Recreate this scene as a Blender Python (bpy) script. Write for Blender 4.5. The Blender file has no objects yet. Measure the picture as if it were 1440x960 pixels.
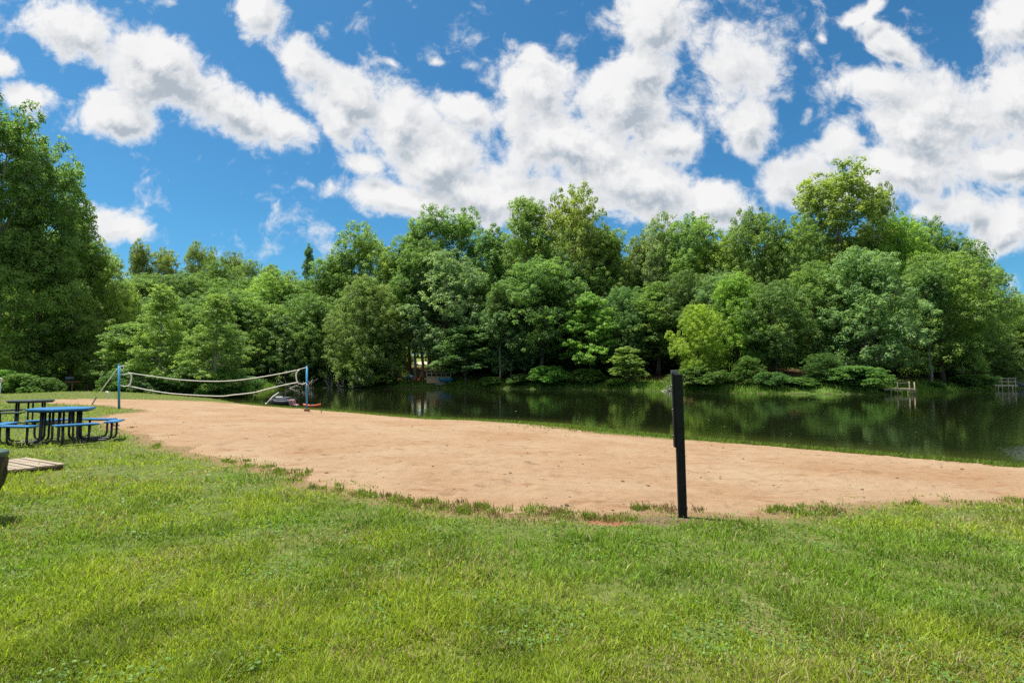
import bpy, bmesh, math, random
import numpy as np
from mathutils import Vector, Matrix
R = math.radians
random.seed(7)
S = bpy.context.scene
COL = S.collection
# ------------------------------------------------------------------ camera
F, CX, CY = 800.0, 720.0, 480.0
PITCH = math.atan(48.0 / 800.0)
CAMZ = 1.5
cam_d = bpy.data.cameras.new('camera')
cam = bpy.data.objects.new('camera', cam_d)
COL.objects.link(cam)
cam.location = (0, 0, CAMZ)
cam.rotation_euler = (R(90) + PITCH, 0, 0)
cam_d.sensor_width = 36.0
cam_d.lens = 36.0 * F / 1440.0
cam_d.clip_start = 0.05
cam_d.clip_end = 3000
S.camera = cam

def ray(px, py):
    u = (px - CX) / F
    v = (CY - py) / F
    c, s = math.cos(PITCH), math.sin(PITCH)
    return np.array([u, c - v * s, s + v * c])

# ------------------------------------------------------------------ numpy noise
def _hash(ix, iy, seed):
    n = (ix.astype(np.int64) * 374761393 + iy.astype(np.int64) * 668265263 + seed * 1442695041) & 0x7fffffff
    n = ((n ^ (n >> 13)) * 1274126177) & 0x7fffffff
    n = n ^ (n >> 16)
    return (n & 0xffff) / 65535.0
def vnoise(x, y, seed=0):
    x = np.asarray(x, float); y = np.asarray(y, float)
    ix = np.floor(x); iy = np.floor(y)
    fx = x - ix; fy = y - iy
    fx = fx * fx * (3 - 2 * fx); fy = fy * fy * (3 - 2 * fy)
    a = _hash(ix, iy, seed); b = _hash(ix + 1, iy, seed)
    c = _hash(ix, iy + 1, seed); d = _hash(ix + 1, iy + 1, seed)
    return (a * (1 - fx) + b * fx) * (1 - fy) + (c * (1 - fx) + d * fx) * fy
def fbm(x, y, octv=4, seed=0):
    t = 0; a = 0.5; s = 1.0
    for i in range(octv):
        t = t + a * vnoise(np.asarray(x) * s + 17.3 * i, np.asarray(y) * s - 9.1 * i, seed + i)
        a *= 0.5; s *= 2.03
    return t / (1 - 0.5 ** octv)
def sstep(a, b, x):
    t = np.clip((x - a) / (b - a), 0, 1)
    return t * t * (3 - 2 * t)

# ------------------------------------------------------------------ lake outline and terrain height
WZ = -0.5
def on_z(px, py, z):
    r = ray(px, py)
    t = (z - CAMZ) / r[2]
    return (r[0] * t, r[1] * t)
near_px = [(345, 568), (375, 570.5), (440, 575.5), (520, 582), (600, 588.5), (700, 592.5), (800, 599), (860, 606),
           (950, 615.5), (1060, 624.5), (1200, 636.5), (1320, 646.5), (1440, 657.5)]
far_px = [(1440, 546), (1390, 548.5), (1345, 551), (1300, 552.5), (1240, 554), (1170, 554), (1100, 553.5), (1050, 552.5), (1000, 551.5), (950, 550),
          (900, 549), (850, 548), (800, 547.5), (750, 547), (700, 546.5), (650, 546), (600, 545.5), (560, 545.3),
          (520, 545), (480, 544.8), (440, 544.5)]
NEAR = [(-58, 78), (-54, 64), (-48, 55), (-38, 51), (-29, 48.5), (-23, 45)] + [on_z(a, b, WZ) for a, b in near_px] + \
       [(14, 10.6), (20, 8.5), (35, 3), (60, -8), (130, -30)]
FAR = [(130, 85), (105, 92)] + [on_z(a, b, WZ) for a, b in far_px] + \
      [(-38, 92), (-33, 75), (-27.5, 61), (-24.5, 53.5), (-30, 52.3), (-37, 56), (-44, 64), (-50, 76), (-54, 83)]
LAKE = np.array(NEAR + FAR, float)
N_NEAR = len(NEAR)
def _segs(P):
    return P, np.roll(P, -1, axis=0)
def poly_sd(P, x, y):
    """signed distance to a closed polygon (negative inside) and the index of the nearest edge"""
    A, B = _segs(P)
    x = np.asarray(x, float).ravel(); y = np.asarray(y, float).ravel()
    best = np.full(x.shape, 1e9); idx = np.zeros(x.shape, int); ins = np.zeros(x.shape, bool)
    for k in range(len(A)):
        ax, ay = A[k]; bx, by = B[k]
        dx, dy = bx - ax, by - ay
        t = np.clip(((x - ax) * dx + (y - ay) * dy) / (dx * dx + dy * dy + 1e-12), 0, 1)
        d = np.hypot(x - ax - t * dx, y - ay - t * dy)
        m = d < best
        best[m] = d[m]; idx[m] = k
        if ay != by:
            c = ((ay > y) != (by > y)) & (x < (bx - ax) * (y - ay) / (by - ay) + ax)
            ins ^= c
    return np.where(ins, -best, best), idx
def terrain(x, y, full=False):
    shp = np.shape(x)
    x = np.asarray(x, float).ravel(); y = np.asarray(y, float).ravel()
    sd, idx = poly_sd(LAKE, x, y)
    sdj = sd + 0.25 * (fbm(x * 0.9, y * 0.9, 2, 5) - 0.5) * np.clip(np.abs(y) / 25, .3, 2)
    near = idx < N_NEAR
    t = np.clip(sdj / 12.5, 0, 1)
    zn = WZ + 0.5 * (1 - (1 - t) ** 1.6)
    zn = zn + 0.50 * np.exp(-(((x + 31.5) / 8.0) ** 2 + ((y - 44.0) / 2.8) ** 2))
    zn = zn + 0.35 * (fbm(x * .06, y * .06, 2, 9) - .5) * np.clip((sd - 8) / 10, 0, 1) * np.clip((y - 14) / 20, 0, 1)
    zf = WZ + 0.55 * sstep(0, 1.3, sdj) + 11.0 * (1 - np.exp(-np.clip(sd - 1.0, 0, None) * 0.17 / 11.0)) + \
         1.2 * (fbm(x * .05, y * .05, 2, 3) - .5) * np.clip(sd / 10, 0, 1)
    z = np.where(near, zn, zf)
    z = np.where(sdj < 0, WZ + np.maximum(sdj * 0.10, -2.5), z)
    z = z.reshape(shp)
    if full:
        return z, sd.reshape(shp), near.reshape(shp)
    return z
def gz(x, y):
    return float(terrain(np.array([x]), np.array([y]))[0])
def on_ground(px, py):
    r = ray(px, py)
    z = 0.0
    for i in range(25):
        t = (z - CAMZ) / r[2]
        z = 0.5 * z + 0.5 * gz(r[0] * t, r[1] * t)
    t = (z - CAMZ) / r[2]
    return (r[0] * t, r[1] * t, z)
def at(px, py, d):
    """point on the pixel's ray at depth d along the view axis Y"""
    r = ray(px, py)
    return Vector((r[0] * d / r[1], d, CAMZ + r[2] * d / r[1]))

# ------------------------------------------------------------------ object helpers
def tag(o, label=None, cat=None, group=None, kind=None):
    if label: o['label'] = label
    if cat: o['category'] = cat
    if group: o['group'] = group
    if kind: o['kind'] = kind
    return o
def empty(name, loc, rz=0.0):
    o = bpy.data.objects.new(name, None)
    o.empty_display_size = 0.2
    COL.objects.link(o)
    o.location = loc
    o.rotation_euler = (0, 0, rz)
    return o
def mesh_np(name, verts, faces_flat, loop_tot, mat, parent=None, smooth=False, attrs=None, loc=None):
    """fast mesh from numpy arrays"""
    me = bpy.data.meshes.new(name)
    nv, nl, nf = len(verts), len(faces_flat), len(loop_tot)
    me.vertices.add(nv)
    me.vertices.foreach_set('co', np.asarray(verts, np.float32).ravel())
    me.loops.add(nl)
    me.loops.foreach_set('vertex_index', np.asarray(faces_flat, np.int32))
    me.polygons.add(nf)
    starts = np.concatenate([[0], np.cumsum(loop_tot)[:-1]]).astype(np.int32)
    me.polygons.foreach_set('loop_start', starts)
    if smooth:
        me.polygons.foreach_set('use_smooth', np.ones(nf, bool))
    for an, (dom, typ, data) in (attrs or {}).items():
        at_ = me.attributes.new(an, typ, dom)
        at_.data.foreach_set('color' if typ == 'FLOAT_COLOR' else 'value', np.asarray(data, np.float32).ravel())
    me.update(calc_edges=True)
    me.materials.append(mat)
    o = bpy.data.objects.new(name, me)
    COL.objects.link(o)
    if parent: o.parent = parent
    if loc is not None: o.location = loc
    return o
class MB:
    """collects shapes; build() links them as one mesh object"""
    def __init__(s):
        s.v = []; s.f = []; s.sm = []
    def add(s, vs, fs, smooth=False):
        b = len(s.v)
        s.v += [tuple(v) for v in vs]
        s.f += [tuple(i + b for i in f) for f in fs]
        s.sm += [smooth] * len(fs)
        return s
    def box(s, c, d, m=None, bev=0.0):
        x, y, z = d[0] / 2, d[1] / 2, d[2] / 2
        bm = bmesh.new()
        bmesh.ops.create_cube(bm, size=1.0)
        for v in bm.verts: v.co = Vector((v.co.x * d[0], v.co.y * d[1], v.co.z * d[2]))
        if bev > 0:
            bmesh.ops.bevel(bm, geom=bm.edges[:], offset=bev, segments=2, affect='EDGES', profile=0.5)
        bm.verts.index_update()
        M = Matrix.Translation(c) @ (m.to_4x4() if m else Matrix.Identity(4))
        vs = [M @ v.co for v in bm.verts]; fs = [[v.index for v in f.verts] for f in bm.faces]
        bm.free()
        return s.add(vs, fs)
    def tube(s, pts, rad, n=8, cap=True):
        pts = [Vector(p) for p in pts]
        if not hasattr(rad, '__len__'): rad = [rad] * len(pts)
        vs = []; fs = []
        up = Vector((0.13, 0.31, 0.94)).normalized()
        for i, p in enumerate(pts):
            a = pts[max(i - 1, 0)]; b = pts[min(i + 1, len(pts) - 1)]
            t = (b - a).normalized()
            if abs(t.dot(up)) > 0.98: up = Vector((1, 0.05, 0.02)).normalized()
            x = t.cross(up).normalized(); y = x.cross(t).normalized()
            up = y
            for k in range(n):
                w = 2 * math.pi * k / n
                vs.append(p + (x * math.cos(w) + y * math.sin(w)) * rad[i])
        for i in range(len(pts) - 1):
            for k in range(n):
                k2 = (k + 1) % n
                fs.append((i * n + k, i * n + k2, (i + 1) * n + k2, (i + 1) * n + k))
        if cap:
            fs.append(tuple(range(n))[::-1]); fs.append(tuple((len(pts) - 1) * n + k for k in range(n)))
        return s.add(vs, fs, True)
    def prism(s, poly, z0, z1, bev=0.0, M=None):
        bm = bmesh.new()
        vs = [bm.verts.new((x, y, z0)) for x, y in poly]
        f = bm.faces.new(vs)
        r = bmesh.ops.extrude_face_region(bm, geom=[f])
        for v in [g for g in r['geom'] if isinstance(g, bmesh.types.BMVert)]: v.co.z = z1
        bmesh.ops.recalc_face_normals(bm, faces=bm.faces[:])
        if bev: bmesh.ops.bevel(bm, geom=bm.edges[:], offset=bev, segments=2, affect='EDGES', profile=0.5)
        bm.verts.index_update()
        vv = [(M @ v.co) if M else v.co.copy() for v in bm.verts]; ff = [[v.index for v in q.verts] for q in bm.faces]
        bm.free()
        return s.add(vv, ff)
    def lathe(s, prof, n=20, c=(0, 0, 0), M=None, wob=0.0, rng=None):
        vs = []; fs = []
        for i, (r, z) in enumerate(prof):
            for k in range(n):
                w = 2 * math.pi * k / n
                rr = r * (1 + (rng.uniform(-wob, wob) if rng else 0))
                p = Vector((rr * math.cos(w), rr * math.sin(w), z + (rng.uniform(-wob, wob) * .1 if rng else 0)))
                vs.append((M @ p if M else p) + Vector(c))
        for i in range(len(prof) - 1):
            for k in range(n):
                k2 = (k + 1) % n
                fs.append((i * n + k, i * n + k2, (i + 1) * n + k2, (i + 1) * n + k))
        if prof[0][0] > 1e-4: fs.append(tuple(range(n))[::-1])
        if prof[-1][0] > 1e-4: fs.append(tuple((len(prof) - 1) * n + k for k in range(n)))
        return s.add(vs, fs, True)
    def build(s, name, mat, parent=None, loc=None):
        me = bpy.data.meshes.new(name)
        me.from_pydata(s.v, [], s.f)
        me.polygons.foreach_set('use_smooth', s.sm)
        me.materials.append(mat)
        me.update()
        o = bpy.data.objects.new(name, me)
        COL.objects.link(o)
        if parent: o.parent = parent
        if loc is not None: o.location = loc
        return o

# ------------------------------------------------------------------ materials
def newmat(name):
    m = bpy.data.materials.new(name)
    m.use_nodes = True
    nt = m.node_tree
    nt.nodes.clear()
    out = nt.nodes.new('ShaderNodeOutputMaterial')
    return m, nt, out
class NT:
    def __init__(s, nt): s.nt = nt
    def n(s, typ, ins=None, **kw):
        nd = s.nt.nodes.new(typ)
        for k, v in kw.items(): setattr(nd, k, v)
        for k, v in (ins or {}).items():
            if isinstance(v, bpy.types.NodeSocket): s.nt.links.new(v, nd.inputs[k])
            else: nd.inputs[k].default_value = v
        return nd
    def math(s, op, a, b=None, c=None, clamp=False):
        ins = {0: a}
        if b is not None: ins[1] = b
        if c is not None: ins[2] = c
        nd = s.n('ShaderNodeMath', ins, operation=op)
        nd.use_clamp = clamp
        return nd.outputs[0]
    def noise(s, vec, scale, detail=4, rough=.55, dist=0.0, dim='3D'):
        ins = {'Scale': scale, 'Detail': detail, 'Roughness': rough, 'Distortion': dist}
        if vec is not None: ins['Vector'] = vec
        return s.n('ShaderNodeTexNoise', ins, noise_dimensions=dim)
    def ramp(s, fac, stops, interp='LINEAR'):
        nd = s.n('ShaderNodeValToRGB', {'Fac': fac})
        cr = nd.color_ramp; cr.interpolation = interp
        while len(cr.elements) < len(stops): cr.elements.new(0.5)
        for e, (p, c) in zip(cr.elements, stops):
            e.position = p
            e.color = (c[0], c[1], c[2], 1) if hasattr(c, '__len__') else (c, c, c, 1)
        return nd.outputs[0]
    def mix(s, fac, a, b, blend='MIX'):
        nd = s.n('ShaderNodeMix', data_type='RGBA', blend_type=blend)
        for k, v in ((0, fac), (6, a), (7, b)):
            if isinstance(v, bpy.types.NodeSocket): s.nt.links.new(v, nd.inputs[k])
            elif k == 0: nd.inputs[0].default_value = v
            else: nd.inputs[k].default_value = (v[0], v[1], v[2], 1)
        return nd.outputs[2]
    def sstep(s, x, a, b):
        return s.n('ShaderNodeMapRange', {0: x, 1: a, 2: b, 3: 0.0, 4: 1.0}, interpolation_type='SMOOTHSTEP', clamp=True).outputs[0]
    def link(s, a, b): s.nt.links.new(a, b)
def simple(name, col, rough=.6, var=.15, scale=8.0, bump=0.0, metal=0.0, spec=.5, col2=None):
    m, nt, out = newmat(name); N = NT(nt)
    tc = N.n('ShaderNodeTexCoord').outputs['Object']
    nz = N.noise(tc, scale, 5, .6)
    c2 = col2 or tuple(c * (1 - var) for c in col)
    c1 = tuple(min(1, c * (1 + var)) for c in col)
    c = N.ramp(nz.outputs[0], [(.3, c2), (.7, c1)])
    p = N.n('ShaderNodeBsdfPrincipled', {'Base Color': c, 'Roughness': rough, 'Metallic': metal, 'Specular IOR Level': spec})
    if bump:
        nz2 = N.noise(tc, scale * 4, 4, .6)
        b = N.n('ShaderNodeBump', {'Strength': bump, 'Distance': .01, 'Height': nz2.outputs[0]})
        N.link(b.outputs[0], p.inputs['Normal'])
    N.link(p.outputs[0], out.inputs[0])
    return m
def wood(name, col, dark, along='x', rough=.8, freq=30):
    m, nt, out = newmat(name); N = NT(nt)
    tc = N.n('ShaderNodeTexCoord').outputs['Object']
    sc = {'x': (1.5, freq, freq), 'y': (freq, 1.5, freq), 'z': (freq, freq, 1.5)}[along]
    mp = N.n('ShaderNodeMapping', {'Vector': tc, 'Scale': sc})
    nz = N.noise(mp.outputs[0], 1.0, 5, .65)
    big = N.noise(tc, 2.2, 3, .5)
    c = N.ramp(nz.outputs[0], [(.25, dark), (.6, col)])
    c = N.mix(N.math('MULTIPLY', N.sstep(big.outputs[0], .4, .75), .45), c, tuple(x * .6 for x in col))
    p = N.n('ShaderNodeBsdfPrincipled', {'Base Color': c, 'Roughness': rough, 'Specular IOR Level': .3})
    b = N.n('ShaderNodeBump', {'Strength': .5, 'Distance': .004, 'Height': nz.outputs[0]})
    N.link(b.outputs[0], p.inputs['Normal'])
    N.link(p.outputs[0], out.inputs[0])
    return m
# ------------------------------------------------------------------ sky, clouds and sun
SUN_EL, SUN_AZ = R(70), R(-74)          # azimuth from +Y towards +X; the sun stands high, to the left and a little ahead
sx, sy, sz_ = math.sin(SUN_AZ) * math.cos(SUN_EL), math.cos(SUN_AZ) * math.cos(SUN_EL), math.sin(SUN_EL)
sun_d = bpy.data.lights.new('sun', 'SUN')
sun_d.energy = 3.9
sun_d.angle = R(0.53)
sun_d.color = (1.0, .955, .88)
sun = bpy.data.objects.new('sun', sun_d)
COL.objects.link(sun)
sun.rotation_euler = Vector((sx, sy, sz_)).to_track_quat('Z', 'Y').to_euler()
sun.location = (-40, 60, 150)

W = bpy.data.worlds.new('World')
S.world = W
W.use_nodes = True
wt = W.node_tree
wt.nodes.clear()
# cloud cover: soft ellipses in direction space (px, py, rx, ry, turn) broken up by noise
BL = [(110, 40, 95, 55, 28), (215, 95, 135, 62, 30), (330, 150, 120, 52, 28), (400, 178, 62, 34, 24),
      (155, 163, 84, 46, 8), (40, 135, 70, 36, 18), (2, 88, 36, 26, 0), (160, 311, 84, 34, 8),
      (366, 15, 62, 52, 40), (425, 82, 76, 44, 48), (490, 130, 92, 46, 32), (470, 168, 84, 40, 40), (570, 165, 80, 62, 40),
      (610, 225, 86, 76, 0), (512, 232, 40, 30, 20), (560, 285, 130, 40, 12), (655, 265, 120, 76, 10), (655, 165, 66, 36, 30),
      (760, 120, 92, 78, 10), (800, 205, 150, 84, 10), (870, 140, 100, 88, 0), (730, 280, 170, 62, 5), (900, 262, 160, 70, 8),
      (1010, 285, 100, 48, 14), (925, 25, 84, 64, 10), (1030, 95, 100, 88, 0), (1045, 170, 66, 52, 40), (940, 195, 70, 50, 0), (905, 90, 70, 50, 0),
      (1245, 55, 66, 36, 35), (1230, 120, 76, 46, 20), (1330, 165, 170, 96, -10), (1425, 30, 84, 60, -25), (1440, 130, 120, 90, 0), (1265, 245, 160, 70, 0),
      (1125, 255, 76, 48, -28), (1405, 318, 70, 54, 0), (1345, 295, 86, 40, 0), (1180, 215, 60, 46, -30), (1420, 215, 120, 50, 0),
      (1120, 76, 24, 24, 0), (660, 88, 26, 20, 0), (1152, 50, 16, 18, 0), (618, 82, 18, 12, 0), (555, 90, 20, 12, 20),
      (440, 262, 20, 16, 20), (800, 55, 34, 40, 0), (1220, 15, 50, 20, -25), (240, 8, 30, 18, 0), (1130, 170, 16, 20, 40),
      (-150, 180, 160, 60, 15), (1640, 200, 180, 110, 0), (1600, 40, 140, 60, 0), (-120, 40, 110, 40, 20)]
grp = bpy.data.node_groups.new('cloud_cover', 'ShaderNodeTree')
grp.interface.new_socket('Vector', in_out='INPUT', socket_type='NodeSocketVector')
grp.interface.new_socket('Cover', in_out='OUTPUT', socket_type='NodeSocketFloat')
G = NT(grp)
gi = G.n('NodeGroupInput'); go = G.n('NodeGroupOutput')
warp = G.noise(gi.outputs[0], 5.0, 4, .55)
wv = G.n('ShaderNodeVectorMath', {0: warp.outputs[1], 1: (.5, .5, .5)}, operation='SUBTRACT')
wv = G.n('ShaderNodeVectorMath', {0: wv.outputs[0], 1: (.09, .07, 0)}, operation='MULTIPLY')
pv = G.n('ShaderNodeVectorMath', {0: gi.outputs[0], 1: wv.outputs[0]}, operation='ADD').outputs[0]
cov = None
for (px, py, rx, ry, rot) in BL:
    r_ = ray(px, py)
    mp = G.n('ShaderNodeMapping', {'Vector': pv, 'Location': (r_[0] / r_[1], r_[2] / r_[1], 0), 'Rotation': (0, 0, R(-rot)), 'Scale': (rx / 800 * 1.24, ry / 800 * 1.24, 1)}, vector_type='TEXTURE')
    gr = G.n('ShaderNodeTexGradient', {'Vector': mp.outputs[0]}, gradient_type='SPHERICAL').outputs[1]
    if rx < 35: gr = G.math('MULTIPLY', gr, .42)
    cov = gr if cov is None else G.math('SMOOTH_MAX', cov, gr, .18)
fb = G.noise(gi.outputs[0], 6.5, 12, .60, .25)
fb2 = G.noise(gi.outputs[0], 20.0, 9, .66, .4)
sgi = G.n('ShaderNodeSeparateXYZ', {0: gi.outputs[0]})
over = G.math('MULTIPLY', G.sstep(sgi.outputs[1], .72, 1.1), .75)   # unseen broken cloud added above the frame to raise the fill light
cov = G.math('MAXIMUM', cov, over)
fbs = G.math('ADD', G.math('MULTIPLY', G.math('SUBTRACT', fb.outputs[0], .5), 1.95), G.math('MULTIPLY', G.math('SUBTRACT', fb2.outputs[0], .5), 1.35))
cv = G.math('MULTIPLY', cov, 1.45)
tot = G.math('ADD', cv, fbs)
G.link(tot, go.inputs[0])

N = NT(wt)
wout = N.n('ShaderNodeOutputWorld')
tcw = N.n('ShaderNodeTexCoord').outputs['Generated']
sp = N.n('ShaderNodeSeparateXYZ', {0: tcw})
yy = N.math('MAXIMUM', N.math('ABSOLUTE', sp.outputs[1]), .04)  # mirrors the clouds behind the camera, added to brighten the tree fronts
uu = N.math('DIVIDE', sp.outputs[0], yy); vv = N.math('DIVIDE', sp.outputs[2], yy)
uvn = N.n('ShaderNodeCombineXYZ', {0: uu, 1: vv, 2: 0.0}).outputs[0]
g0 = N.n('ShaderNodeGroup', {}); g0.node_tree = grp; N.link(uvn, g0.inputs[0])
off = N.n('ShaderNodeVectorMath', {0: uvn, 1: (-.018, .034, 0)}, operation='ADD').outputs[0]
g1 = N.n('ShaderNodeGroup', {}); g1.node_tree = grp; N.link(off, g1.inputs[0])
dens = N.sstep(g0.outputs[0], .29, .86)
thick = N.sstep(g0.outputs[0], .50, 1.15)
sunny = N.math('ADD', .5, N.math('MULTIPLY', N.math('SUBTRACT', g0.outputs[0], g1.outputs[0]), 1.25), clamp=True)
blotch = N.noise(uvn, 4.2, 5, .55)
dark = N.math('MULTIPLY', thick, N.math('ADD', N.math('MULTIPLY', N.math('SUBTRACT', 1.0, sunny), 1.1), N.math('MULTIPLY', N.sstep(blotch.outputs[0], .46, .70), .42)), clamp=True)
ccol = N.ramp(dark, [(0.0, (.43, .43, .43)), (.40, (.365, .371, .380)), (1.0, (.205, .235, .268))])
sky = N.n('ShaderNodeTexSky', sky_type='NISHITA')
sky.sun_disc = False
sky.sun_elevation = SUN_EL
sky.sun_rotation = SUN_AZ
sky.altitude = 200
sky.air_density = .85; sky.dust_density = 1.2; sky.ozone_density = 2.2
hs = N.n('ShaderNodeHueSaturation', {'Hue': .5, 'Saturation': 1.15, 'Value': 1.0, 'Color': sky.outputs[0]})
tint = N.mix(1.0, hs.outputs[0], (.385, .79, .86), 'MULTIPLY')
bgs = N.n('ShaderNodeBackground', {'Color': tint, 'Strength': .077})
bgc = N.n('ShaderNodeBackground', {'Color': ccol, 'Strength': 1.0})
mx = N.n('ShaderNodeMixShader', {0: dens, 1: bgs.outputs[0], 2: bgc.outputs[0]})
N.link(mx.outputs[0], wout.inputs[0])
try:
    W.cycles.sampling_method = 'MANUAL'; W.cycles.sample_map_resolution = 512
except Exception: pass

vs_ = S.view_settings
vs_.view_transform = 'Standard'; vs_.look = 'None'; vs_.exposure = 1.1; vs_.gamma = 1.0; vs_.use_curve_mapping = False
cy = S.cycles
cy.max_bounces = 8; cy.diffuse_bounces = 4; cy.glossy_bounces = 3; cy.transmission_bounces = 6; cy.transparent_max_bounces = 6
cy.caustics_reflective = False; cy.caustics_refractive = False
cy.use_denoising = False
# ------------------------------------------------------------------ sand outline
sand_shore = [(345, 568.5)] + [(a, b + (1.0 if a < 700 else 1.6)) for a, b in near_px[1:]]
sand_shore[7] = (800, 601.5); sand_shore.insert(8, (830, 609)); sand_shore[9] = (860, 611)
SAND_A = [on_ground(a, b)[:2] for a, b in sand_shore] + [(13.6, 10.2), (19, 8.0), (19, 6.6)]
sand_near = [(1900, 706), (1440, 706), (1370, 704), (1300, 703), (1250, 704), (1195, 708), (1150, 713), (1120, 720), (1040, 722), (960, 723), (850, 725), (720, 722),
             (640, 715), (560, 701), (500, 691), (440, 678), (400, 664), (340, 651), (290, 641), (250, 629), (205, 613), (168, 601), (138, 592),
             (150, 585), (178, 581), (205, 578.5), (185, 574), (150, 570), (110, 568), (60, 566.5), (20, 566), (20, 562), (80, 561.5), (130, 561), (200, 562), (300, 565)]
SAND_B = [on_ground(a, b)[:2] for a, b in sand_near]
SAND = np.array(SAND_A + SAND_B, float)
def sand_sd(x, y):
    """signed distance to the sand's edge, roughened as grass creeps into it"""
    shp = np.shape(x)
    x = np.asarray(x, float).ravel(); y = np.asarray(y, float).ravel()
    sd, _ = poly_sd(SAND, x, y)
    k = np.clip(np.hypot(x, y) / 9, .6, 3.0)
    sd = sd + (fbm(x * 1.5, y * 1.5, 4, 21) - .5) * .44 * k
    return sd.reshape(shp)

# ------------------------------------------------------------------ ground: one sheet to the horizon
def axis(lo, hi, step, grow):
    p = [0.0]; s = step
    while p[-1] < hi: p.append(p[-1] + s); s = min(s * grow, 40)
    q = [0.0]; s = step
    while q[-1] > lo: q.append(q[-1] - s); s = min(s * grow, 40)
    return np.array(sorted(set(q[1:] + p)))
gx = axis(-900, 900, .30, 1.018)
gy = axis(-900 + 0, 1500, .26, 1.011)
gy = gy[gy > -60]; gy = np.concatenate([[-900, -300, -120], gy])
X, Y = np.meshgrid(gx, gy)
Z, SD, NEARM = terrain(X, Y, True)
sandm = sand_sd(X, Y)
Z = Z + np.where((SD > .3) & (np.hypot(X, Y) < 60), .03 * (fbm(X * 1.1, Y * 1.1, 3, 31) - .5) * np.clip(sandm / .8, 0, 1), 0) - np.where(sandm < -.05, .02, 0)
ny, nx = X.shape
I = np.arange(nx * ny).reshape(ny, nx)
quads = np.stack([I[:-1, :-1], I[:-1, 1:], I[1:, 1:], I[1:, :-1]], -1).reshape(-1, 4)

m_ground, nt, out = newmat('ground'); N = NT(nt)
pos = N.n('ShaderNodeNewGeometry').outputs['Position']
bank = N.n('ShaderNodeAttribute', attribute_name='bank').outputs['Fac']
shore = N.n('ShaderNodeAttribute', attribute_name='shore').outputs['Fac']
sandd = N.n('ShaderNodeAttribute', attribute_name='sandd').outputs['Fac']
n1 = N.noise(pos, .9, 5, .6); n2 = N.noise(pos, 7, 5, .65); n3 = N.noise(pos, 60, 4, .7); n4 = N.noise(pos, .25, 4, .55)
lawn = N.ramp(n2.outputs[0], [(.3, (.050, .075, .016)), (.5, (.085, .115, .026)), (.72, (.15, .15, .055))])
lawn = N.mix(N.math('MULTIPLY', N.sstep(n1.outputs[0], .56, .72), .55), lawn, (.23, .17, .085))
lawn = N.mix(N.math('MULTIPLY', N.sstep(n3.outputs[0], .5, .75), .5), lawn, (.05, .045, .02))
litter = N.ramp(n2.outputs[0], [(.3, (.05, .03, .017)), (.5, (.125, .073, .038)), (.75, (.22, .13, .07))])
moss = N.ramp(n2.outputs[0], [(.3, (.04, .075, .014)), (.7, (.10, .165, .03))])
bankc = N.mix(N.sstep(n4.outputs[0], .47, .60), litter, moss)
bankc = N.mix(N.sstep(shore, 6.5, 2.5), bankc, moss)
bankc = N.mix(N.math('MULTIPLY', N.sstep(shore, 24, 32), .9), bankc, N.ramp(n2.outputs[0], [(.3, (.10, .14, .03)), (.7, (.22, .23, .07))]))
soil = N.ramp(n3.outputs[0], [(.3, (.13, .082, .044)), (.6, (.215, .142, .08)), (.8, (.26, .185, .11))])
lawn = N.mix(N.sstep(N.math('ADD', sandd, N.math('MULTIPLY', N.math('SUBTRACT', n2.outputs[0], .5), 1.1)), .62, .05), lawn, soil)
bare = N.n('ShaderNodeVectorMath', {0: pos, 1: (-18.5, 98.0, 1.5)}, operation='DISTANCE').outputs['Value']
bankc = N.mix(N.sstep(N.math('ADD', bare, N.math('MULTIPLY', n2.outputs[0], 3.0)), 8.5, 5.5), bankc, N.ramp(n2.outputs[0], [(.3, (.24, .12, .06)), (.7, (.40, .24, .13))]))
mpc = N.n('ShaderNodeMapping', {'Vector': pos, 'Location': (1.02, 5.93, 0), 'Scale': (.30, .12, 9)}, vector_type='TEXTURE')
cd_ = N.n('ShaderNodeVectorMath', {0: mpc.outputs[0]}, operation='LENGTH').outputs['Value']
cd_ = N.math('ADD', cd_, N.math('MULTIPLY', N.math('SUBTRACT', n2.outputs[0], .5), 1.4))
lawn = N.mix(N.sstep(cd_, 1.15, .75), lawn, N.ramp(n3.outputs[0], [(.3, (.18, .075, .04)), (.7, (.29, .145, .085))]))
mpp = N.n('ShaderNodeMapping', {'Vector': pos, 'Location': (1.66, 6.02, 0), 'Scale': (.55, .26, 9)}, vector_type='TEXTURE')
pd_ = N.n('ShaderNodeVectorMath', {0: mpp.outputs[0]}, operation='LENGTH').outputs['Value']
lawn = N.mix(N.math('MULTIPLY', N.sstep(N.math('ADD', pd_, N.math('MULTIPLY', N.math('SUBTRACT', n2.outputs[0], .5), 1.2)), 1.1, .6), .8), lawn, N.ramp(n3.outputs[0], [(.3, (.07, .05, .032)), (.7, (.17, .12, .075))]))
base = N.mix(bank, lawn, bankc)
base = N.mix(N.sstep(shore, .12, -.15), base, (.05, .045, .022))
p = N.n('ShaderNodeBsdfPrincipled', {'Base Color': base, 'Roughness': .95, 'Specular IOR Level': .1})
b = N.n('ShaderNodeBump', {'Strength': .6, 'Distance': .03, 'Height': N.math('ADD', n2.outputs[0], N.math('MULTIPLY', n3.outputs[0], .3))})
N.link(b.outputs[0], p.inputs['Normal']); N.link(p.outputs[0], out.inputs[0])
ground = mesh_np('ground', np.stack([X, Y, Z], -1).reshape(-1, 3), quads.ravel(), np.full(len(quads), 4), m_ground, smooth=True,
                 attrs={'bank': ('POINT', 'FLOAT', (~NEARM).astype(float)), 'shore': ('POINT', 'FLOAT', np.clip(SD, -20, 200)), 'sandd': ('POINT', 'FLOAT', np.clip(sandm, -1, 5))})
tag(ground, kind='structure')

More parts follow.
